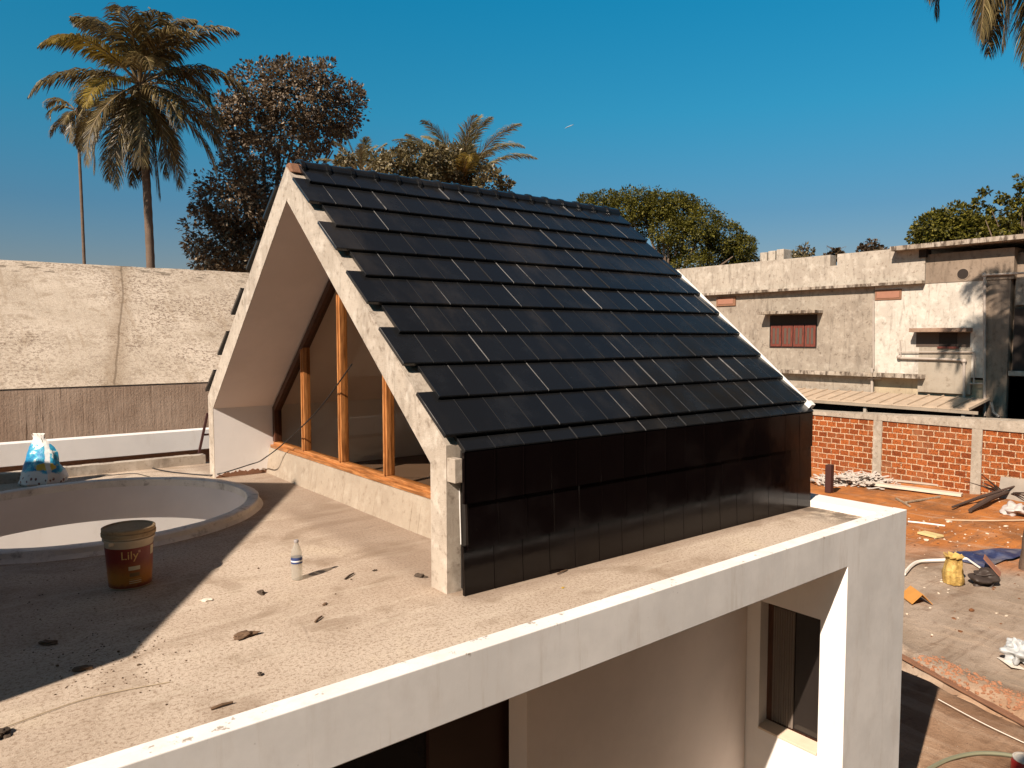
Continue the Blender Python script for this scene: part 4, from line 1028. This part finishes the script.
# ------------------------------------------------------------------ trees and palms
def leafmat(name, a, b, c, rough=.5, spec=.4, trans=.25):
    t = NT(name, rough, spec); g = t.n('ShaderNodeNewGeometry'); r = g.outputs['Random Per Island']
    n1 = t.noise(.9, 4, .6)
    col = t.mix(t.f(r, 0, .85), a, b); col = t.mix(t.f(r, .86, .96), col, c); col = t.mix(t.math('MULTIPLY', t.f(n1, .42, .62), .5), col, a)  # c: pale share of leaves, standing in for highlights on the crown
    t.color(col)
    tl = t.n('ShaderNodeBsdfTranslucent'); t.l(col, tl.inputs[0]); mx = t.n('ShaderNodeMixShader'); mx.inputs[0].default_value = trans
    t.l(t.b.outputs[0], mx.inputs[1]); t.l(tl.outputs[0], mx.inputs[2]); t.l(mx.outputs[0], t.t.nodes['Material Output'].inputs[0]); return t.m
barkm = concrete('tree_bark', (.15, .105, .075), (.07, .045, .03), .5, .3, .6, 3, .6)
palmbark = concrete('palm_bark', (.15, .10, .07), (.06, .04, .028), .5, 0, .7, 5, .6)
L_brown = leafmat('brown_olive_leaf', (.075, .048, .026), (.14, .095, .052), (.48, .38, .27), .45, .4)
L_dark = leafmat('dark_brown_leaf', (.05, .032, .018), (.09, .06, .032), (.2, .15, .1), .5, .3)
L_green = leafmat('rain_tree_leaf', (.042, .040, .005), (.135, .118, .014), (.28, .23, .045), .55, .25, .3)
L_shrub = leafmat('pale_shrub_leaf', (.09, .068, .028), (.17, .13, .055), (.48, .40, .27), .5, .4, .3)
L_palm = leafmat('palm_leaflet', (.060, .042, .017), (.150, .108, .038), (.38, .29, .12), .45, .4, .25)
L_young = leafmat('young_palm_leaflet', (.14, .115, .05), (.28, .225, .105), (.50, .42, .26), .42, .4, .3)
L_palmy = leafmat('yellow_palm_leaflet', (.17, .115, .02), (.26, .18, .03), (.33, .25, .08), .40, .5, .3)

def leaf(mb, c, d, up, l, w):
    s = d.cross(up)
    if s.length < .01: s = d.cross(Vector((1, 0, .3)))
    s.normalize(); s = s*w; n = len(mb.v)
    m = c+d*(l*.5)
    mb.v += [tuple(c), tuple(m+s), tuple(c+d*l), tuple(m-s)]; mb.f.append((n, n+1, n+2, n+3))
def rnd(rng): 
    while True:
        v = Vector((rng.uniform(-1, 1), rng.uniform(-1, 1), rng.uniform(-1, 1)))
        if .05 < v.length < 1: return v
def broad_tree(name, label, cat, base, clumps, leafm, n_leaf, size, seed, group=None, sub_r=.32, limb=True, tr=.28):
    """clumps: (centre, radius); each clump is filled with twig-ends bearing bunches of leaves"""
    rng = random.Random(seed); t = thing(name, label, cat, base, 0, group); o = Vector(base)
    tot = sum(r**2.2 for c, r in clumps); mb = MB()
    for c, r in clumps:
        c = Vector(c)-o; nl = int(n_leaf*r**2.2/tot); nb = max(6, int(nl/16))
        for i in range(nb):
            v = rnd(rng); v = v.normalized()*(v.length**.38)
            f = 1+.35*noise.noise(v*2.2+c)
            p = c+Vector((v.x*r*f, v.y*r*f, v.z*r*f*.9)); br = r*sub_r*rng.uniform(.5, 1.2)
            for q in range(16):
                a = rnd(rng); pp = p+a*br*.8; d = (a+v*.5+Vector((0, 0, -.15))).normalized(); up = (v.normalized()*.9+Vector((0, 0, .7))+rnd(rng)*.75).normalized()
                l = size*rng.uniform(.7, 1.4); leaf(mb, pp, d, up, l, l*.30)
    mb.build('crown', leafm, t)
    if limb:
        tb = MB(); cc = sum((Vector(c) for c, r in clumps), Vector())/len(clumps)-o; fork = Vector((cc.x*.4, cc.y*.4, max(1.2, cc.z*.55)))
        tb.tube([Vector((0, 0, -.2)), fork*.5+Vector((.1, .05, 0)), fork], [tr*1.4, tr, tr*.85], 9)
        for c, r in clumps:
            e = Vector(c)-o; e = fork.lerp(e, .85); m_ = fork.lerp(e, .5)+Vector((rng.uniform(-.3, .3), rng.uniform(-.3, .3), .25)); tb.tube([fork*.96, m_, e], [tr*.6, tr*.36, tr*.10], 6)
        tb.build('trunk', barkm, t, smooth=True)
    return t
def frond(mb, rb, base, az, el, ln, droop, rng, nl=46, ll=.75, hang=.62, wl_=.026, fwd=0):
    seg_ = 16; p = Vector(base); e = el; pts = [p.copy()]; st = ln/seg_; h = Vector((math.cos(az), math.sin(az), 0)); twist = rng.uniform(-.5, .5)
    az_ = az
    for i in range(seg_):
        d = Vector((math.cos(az_)*math.cos(e), math.sin(az_)*math.cos(e), math.sin(e))); p = p+d*st; pts.append(p.copy()); e -= droop*(.4+1.3*i/seg_)/seg_; e = max(e, -1.5); az_ += twist*.5/seg_
    rb.tube(pts, [.035*(1-.85*i/seg_) for i in range(seg_+1)], 5, False)
    for k_ in range(nl):
        t = .14+.86*(k_+.5)/nl; x = t*seg_; i = min(int(x), seg_-1); c = pts[i].lerp(pts[i+1], x-i); d = (pts[i+1]-pts[i]).normalized()
        side = d.cross(Vector((0, 0, 1)))
        if side.length < .1: side = Vector((-math.sin(az), math.cos(az), 0))
        side.normalize(); up = side.cross(d)
        l0 = ll*(math.sin(math.pi*min(1, .18+.80*t))**.7)*rng.uniform(.8, 1.15)
        for sg in (-1, 1):
            if rng.random() < .05: continue
            dd = (side*sg*.75+d*(.65+fwd+.6*t)+up*.12+rnd(rng)*.16).normalized(); w = wl_*rng.uniform(.8, 1.2)
            a = c; ld = dd; n = len(mb.v); wv = d*w
            m1 = a+ld*l0*.45; ld2 = (ld+Vector((0, 0, -hang*rng.uniform(.7, 1.5)))).normalized(); m2 = m1+ld2*l0*.35; ld3 = (ld2+Vector((0, 0, -hang*1.0))).normalized(); m3 = m2+ld3*l0*.3
            mb.v += [tuple(a-wv*.6), tuple(a+wv*.6), tuple(m1-wv), tuple(m1+wv), tuple(m2-wv*.8), tuple(m2+wv*.8), tuple(m3)]
            mb.f += [(n, n+1, n+3, n+2), (n+2, n+3, n+5, n+4), (n+4, n+5, n+6)]
def palm(name, label, base, crown, nf, ln, seed, tr=.15, bend=(0, 0), yellow=2, els=(-.7, 1.35), droop=(1.1, 1.9), azs=None, nuts=True, ll=.75, group=None, nl=46, fl=None, mat=None):
    rng = random.Random(seed); t = thing(name, label, 'palm tree', base, 0, group); b = Vector(base); c = Vector(crown)-b
    pts = [Vector((0, 0, -.3)).lerp(c, i/14)+Vector((bend[0], bend[1], 0))*math.sin(math.pi*i/14) for i in range(15)]
    tb = MB(); fine = []; rr = []
    for i in range(14):
        for q in range(4):
            fine.append(pts[i].lerp(pts[i+1], q/4)); rr.append(tr*(1.35-.5*min(1, (i+q/4)/5) - .15*(i/14))*(1.0 if q % 2 else 1.07))
    fine.append(pts[-1]); rr.append(tr*.8); tb.tube(fine, rr, 10); tb.build('trunk', palmbark, t, smooth=True)
    g_ = MB(); y_ = MB(); rb = MB()
    for i in range(nf):
        f = (i+.5)/nf; el = els[1]+(els[0]-els[1])*f+rng.uniform(-.15, .15)
        az = i*2.39996+rng.uniform(-.25, .25) if azs is None else azs[i]
        frond(y_ if i in (fl or range(int(nf*.45), int(nf*.45)+yellow)) else g_, rb, c+Vector((math.cos(az), math.sin(az), 0))*.10+Vector((0, 0, -.25*f)), az, el, ln*rng.uniform(.85, 1.1)*(.85 if el > 1 else 1), rng.uniform(*droop)*(1 if el > -.1 else .6), rng, nl, ll, *((.62, .026, 0) if mat is None else (.34, .019, .55)))
    g_.build('fronds', mat or L_palm, t); rb.build('frond_stems', plain('frond_stem', (.15, .10, .045), .6), t)
    if y_.v: y_.build('yellow_fronds', L_palmy, t)
    if nuts:
        nb_ = MB()
        for i in range(8): w = i*.8; add_blob(nb_, i, c+Vector((.25*math.cos(w), .25*math.sin(w), -.35-.08*(i % 3))), (.11, .11, .13), .15, 2)
        nb_.build('coconuts', plain('coconut', (.10, .075, .03), .6), t, smooth=True)
    return t
def gnd(u, v, d): p = at(u, v, d); return Vector((p.x, p.y, GZ-.1))
D = 28; PG = 'coconut palms around the house'
palm('coconut_palm', 'big coconut palm with a full drooping crown rising behind the bare concrete roof', gnd(148, 266, D), at(140, 80, D), 36, 3.45, 7, .17, (.12, 0), 4, (-1.35, 1.5), (1.2, 2.3), nl=96, ll=.95, group=PG, fl=(12, 20))
palm('coconut_palm', 'thin tall palm half hidden by the big coconut palm', gnd(83, 266, 34), at(77, 108, 34), 13, 1.25, 5, .075, (.05, 0), 0, (-1.2, .9), (1.4, 2.2), None, False, .5, nl=44, group=PG)
palm('coconut_palm', 'upright young palm behind the right half of the ridge', gnd(465, 266, 26), at(459, 182, 26), 16, 2.95, 12, .14, (0, 0), 2, (.55, 1.53), (.5, 1.5), None, False, .72, fl=(14, 15), nl=70, group=PG, mat=L_young)
palm('coconut_palm', 'small palm peeping over the ridge beside the brown tree', gnd(360, 266, 27), at(360, 172, 27), 14, 1.5, 9, .1, (0, 0), 1, (.5, 1.5), (.3, 1.1), None, False, .42, nl=44, group=PG, mat=L_young)
# palm whose trunk stands at the right edge of the yard; only its low fronds hang into the picture
pb = ygr(1031, 569)
palm('coconut_palm', 'leaning palm at the right edge with fronds hanging in from above', pb+Vector((0, 0, -.1)), Vector((16.5, 5.0, 10.4)), 32, 3.6, 21, .17, (.15, -.25), 3, (-1.4, 1.2), (2.3, 3.2), nl=96, ll=.9, group=PG)
def clp(lst, d, kk=1.0):
    out = []
    for i, (u, v, r) in enumerate(lst):
        dd = d+((i*37) % 7-3)*.35; p = at(u, v, dd); out.append((p, r*dd/FPX*kk*1.02))
    return out
broad_tree('brown_tree', 'tall dark brown leaved tree left of the ridge', 'tree', gnd(262, 266, 31),
    clp([(300, 98, 34), (262, 92, 28), (338, 108, 26), (245, 122, 26), (288, 132, 30), (350, 96, 14), (225, 112, 18), (318, 82, 20), (285, 78, 18), (320, 132, 18), (250, 152, 22), (345, 125, 14)], 31)+
    clp([(230, 200, 30), (214, 238, 26), (258, 225, 32), (243, 178, 24), (205, 205, 13), (235, 250, 26), (270, 190, 24), (205, 258, 16), (262, 258, 24)], 30),
    L_brown, 36000, .135, 5, tr=.26, sub_r=.26)
broad_tree('flowering_shrub', 'pale leaved bushy tree showing along the top of the ridge', 'tree', gnd(440, 266, 25),
    clp([(395, 168, 17), (420, 165, 18), (445, 165, 19), (470, 172, 17), (490, 182, 13), (378, 162, 11), (408, 152, 9), (435, 152, 9), (505, 186, 8), (345, 160, 9), (455, 185, 20), (420, 185, 20)], 25), L_shrub, 15000, .115, 15, tr=.14)
broad_tree('rain_tree', 'wide spreading green tree behind the right end of the ridge', 'tree', gnd(665, 266, 46),
    clp([(590, 206, 12), (604, 206, 15), (640, 204, 15), (675, 206, 14), (628, 207, 17), (655, 208, 17), (682, 214, 18), (705, 224, 18), (725, 238, 17), (740, 250, 14), (640, 225, 15), (668, 230, 17), (695, 242, 18), (718, 255, 15), (745, 246, 10), (612, 200, 9), (690, 203, 8), (670, 250, 13), (660, 205, 12), (585, 203, 9), (750, 258, 8), (700, 262, 12), (680, 265, 10), (735, 262, 12)], 46), L_green, 62000, .115, 25, tr=.3, sub_r=.26)
broad_tree('round_bush', 'rounded green tree above the flat roof slab of the old building', 'tree', gnd(950, 250, 40),
    clp([(935, 228, 14), (955, 224, 16), (978, 228, 14), (920, 236, 9), (965, 236, 14), (990, 236, 12)], 40), L_green, 12000, .15, 35, tr=.2)
broad_tree('branchy_tree', 'tree with long leafy branches reaching in at the right edge', 'tree', gnd(1045, 250, 36),
    clp([(1022, 181, 5), (1040, 186, 10), (1000, 198, 4.5), (1012, 200, 6), (1022, 204, 8), (985, 192, 3), (992, 208, 4), (1005, 214, 5), (978, 203, 3), (1018, 222, 9), (1040, 215, 16), (1008, 230, 8), (1050, 195, 14), (1030, 232, 10)], 36), L_green, 6500, .15, 45, tr=.12)
for lab, u, v, r, lm in (('pale leafy shrub growing on the old building parapet', 803, 253, 8, L_shrub), ('tuft of weeds growing in the notch of the parapet', 836, 254, 4, L_dark), ('spiky dark plant behind the middle of the old parapet', 872, 248, 7, L_dark)):
    c = at(u, v, 34)
    broad_tree('roof_plant', lab, 'plant', Vector((c.x, c.y, c.z-1.0)), [(c, r*34/FPX), (c+Vector((.25, -.2, -.1)), r*26/FPX), (c+Vector((-.2, .25, -.15)), r*26/FPX)], lm, 700, .14, int(u), tr=.03)

# thin scrap of vapour trail far up in the sky
c = at(569, 126.5, 1500); mb = MB(); add_blob(mb, 3, (0, 0, 0), (9, 1.0, 1.0), .5, 3)
o = mb.build('vapour_trail', plain('vapour', (.22, .30, .36), 1, 0), smooth=True); o.location = c; o.rotation_euler = (0, R_(-24), YAW-math.pi/2); tag(o, 'tiny pale scrap of vapour trail high in the blue sky', 'vapour trail')
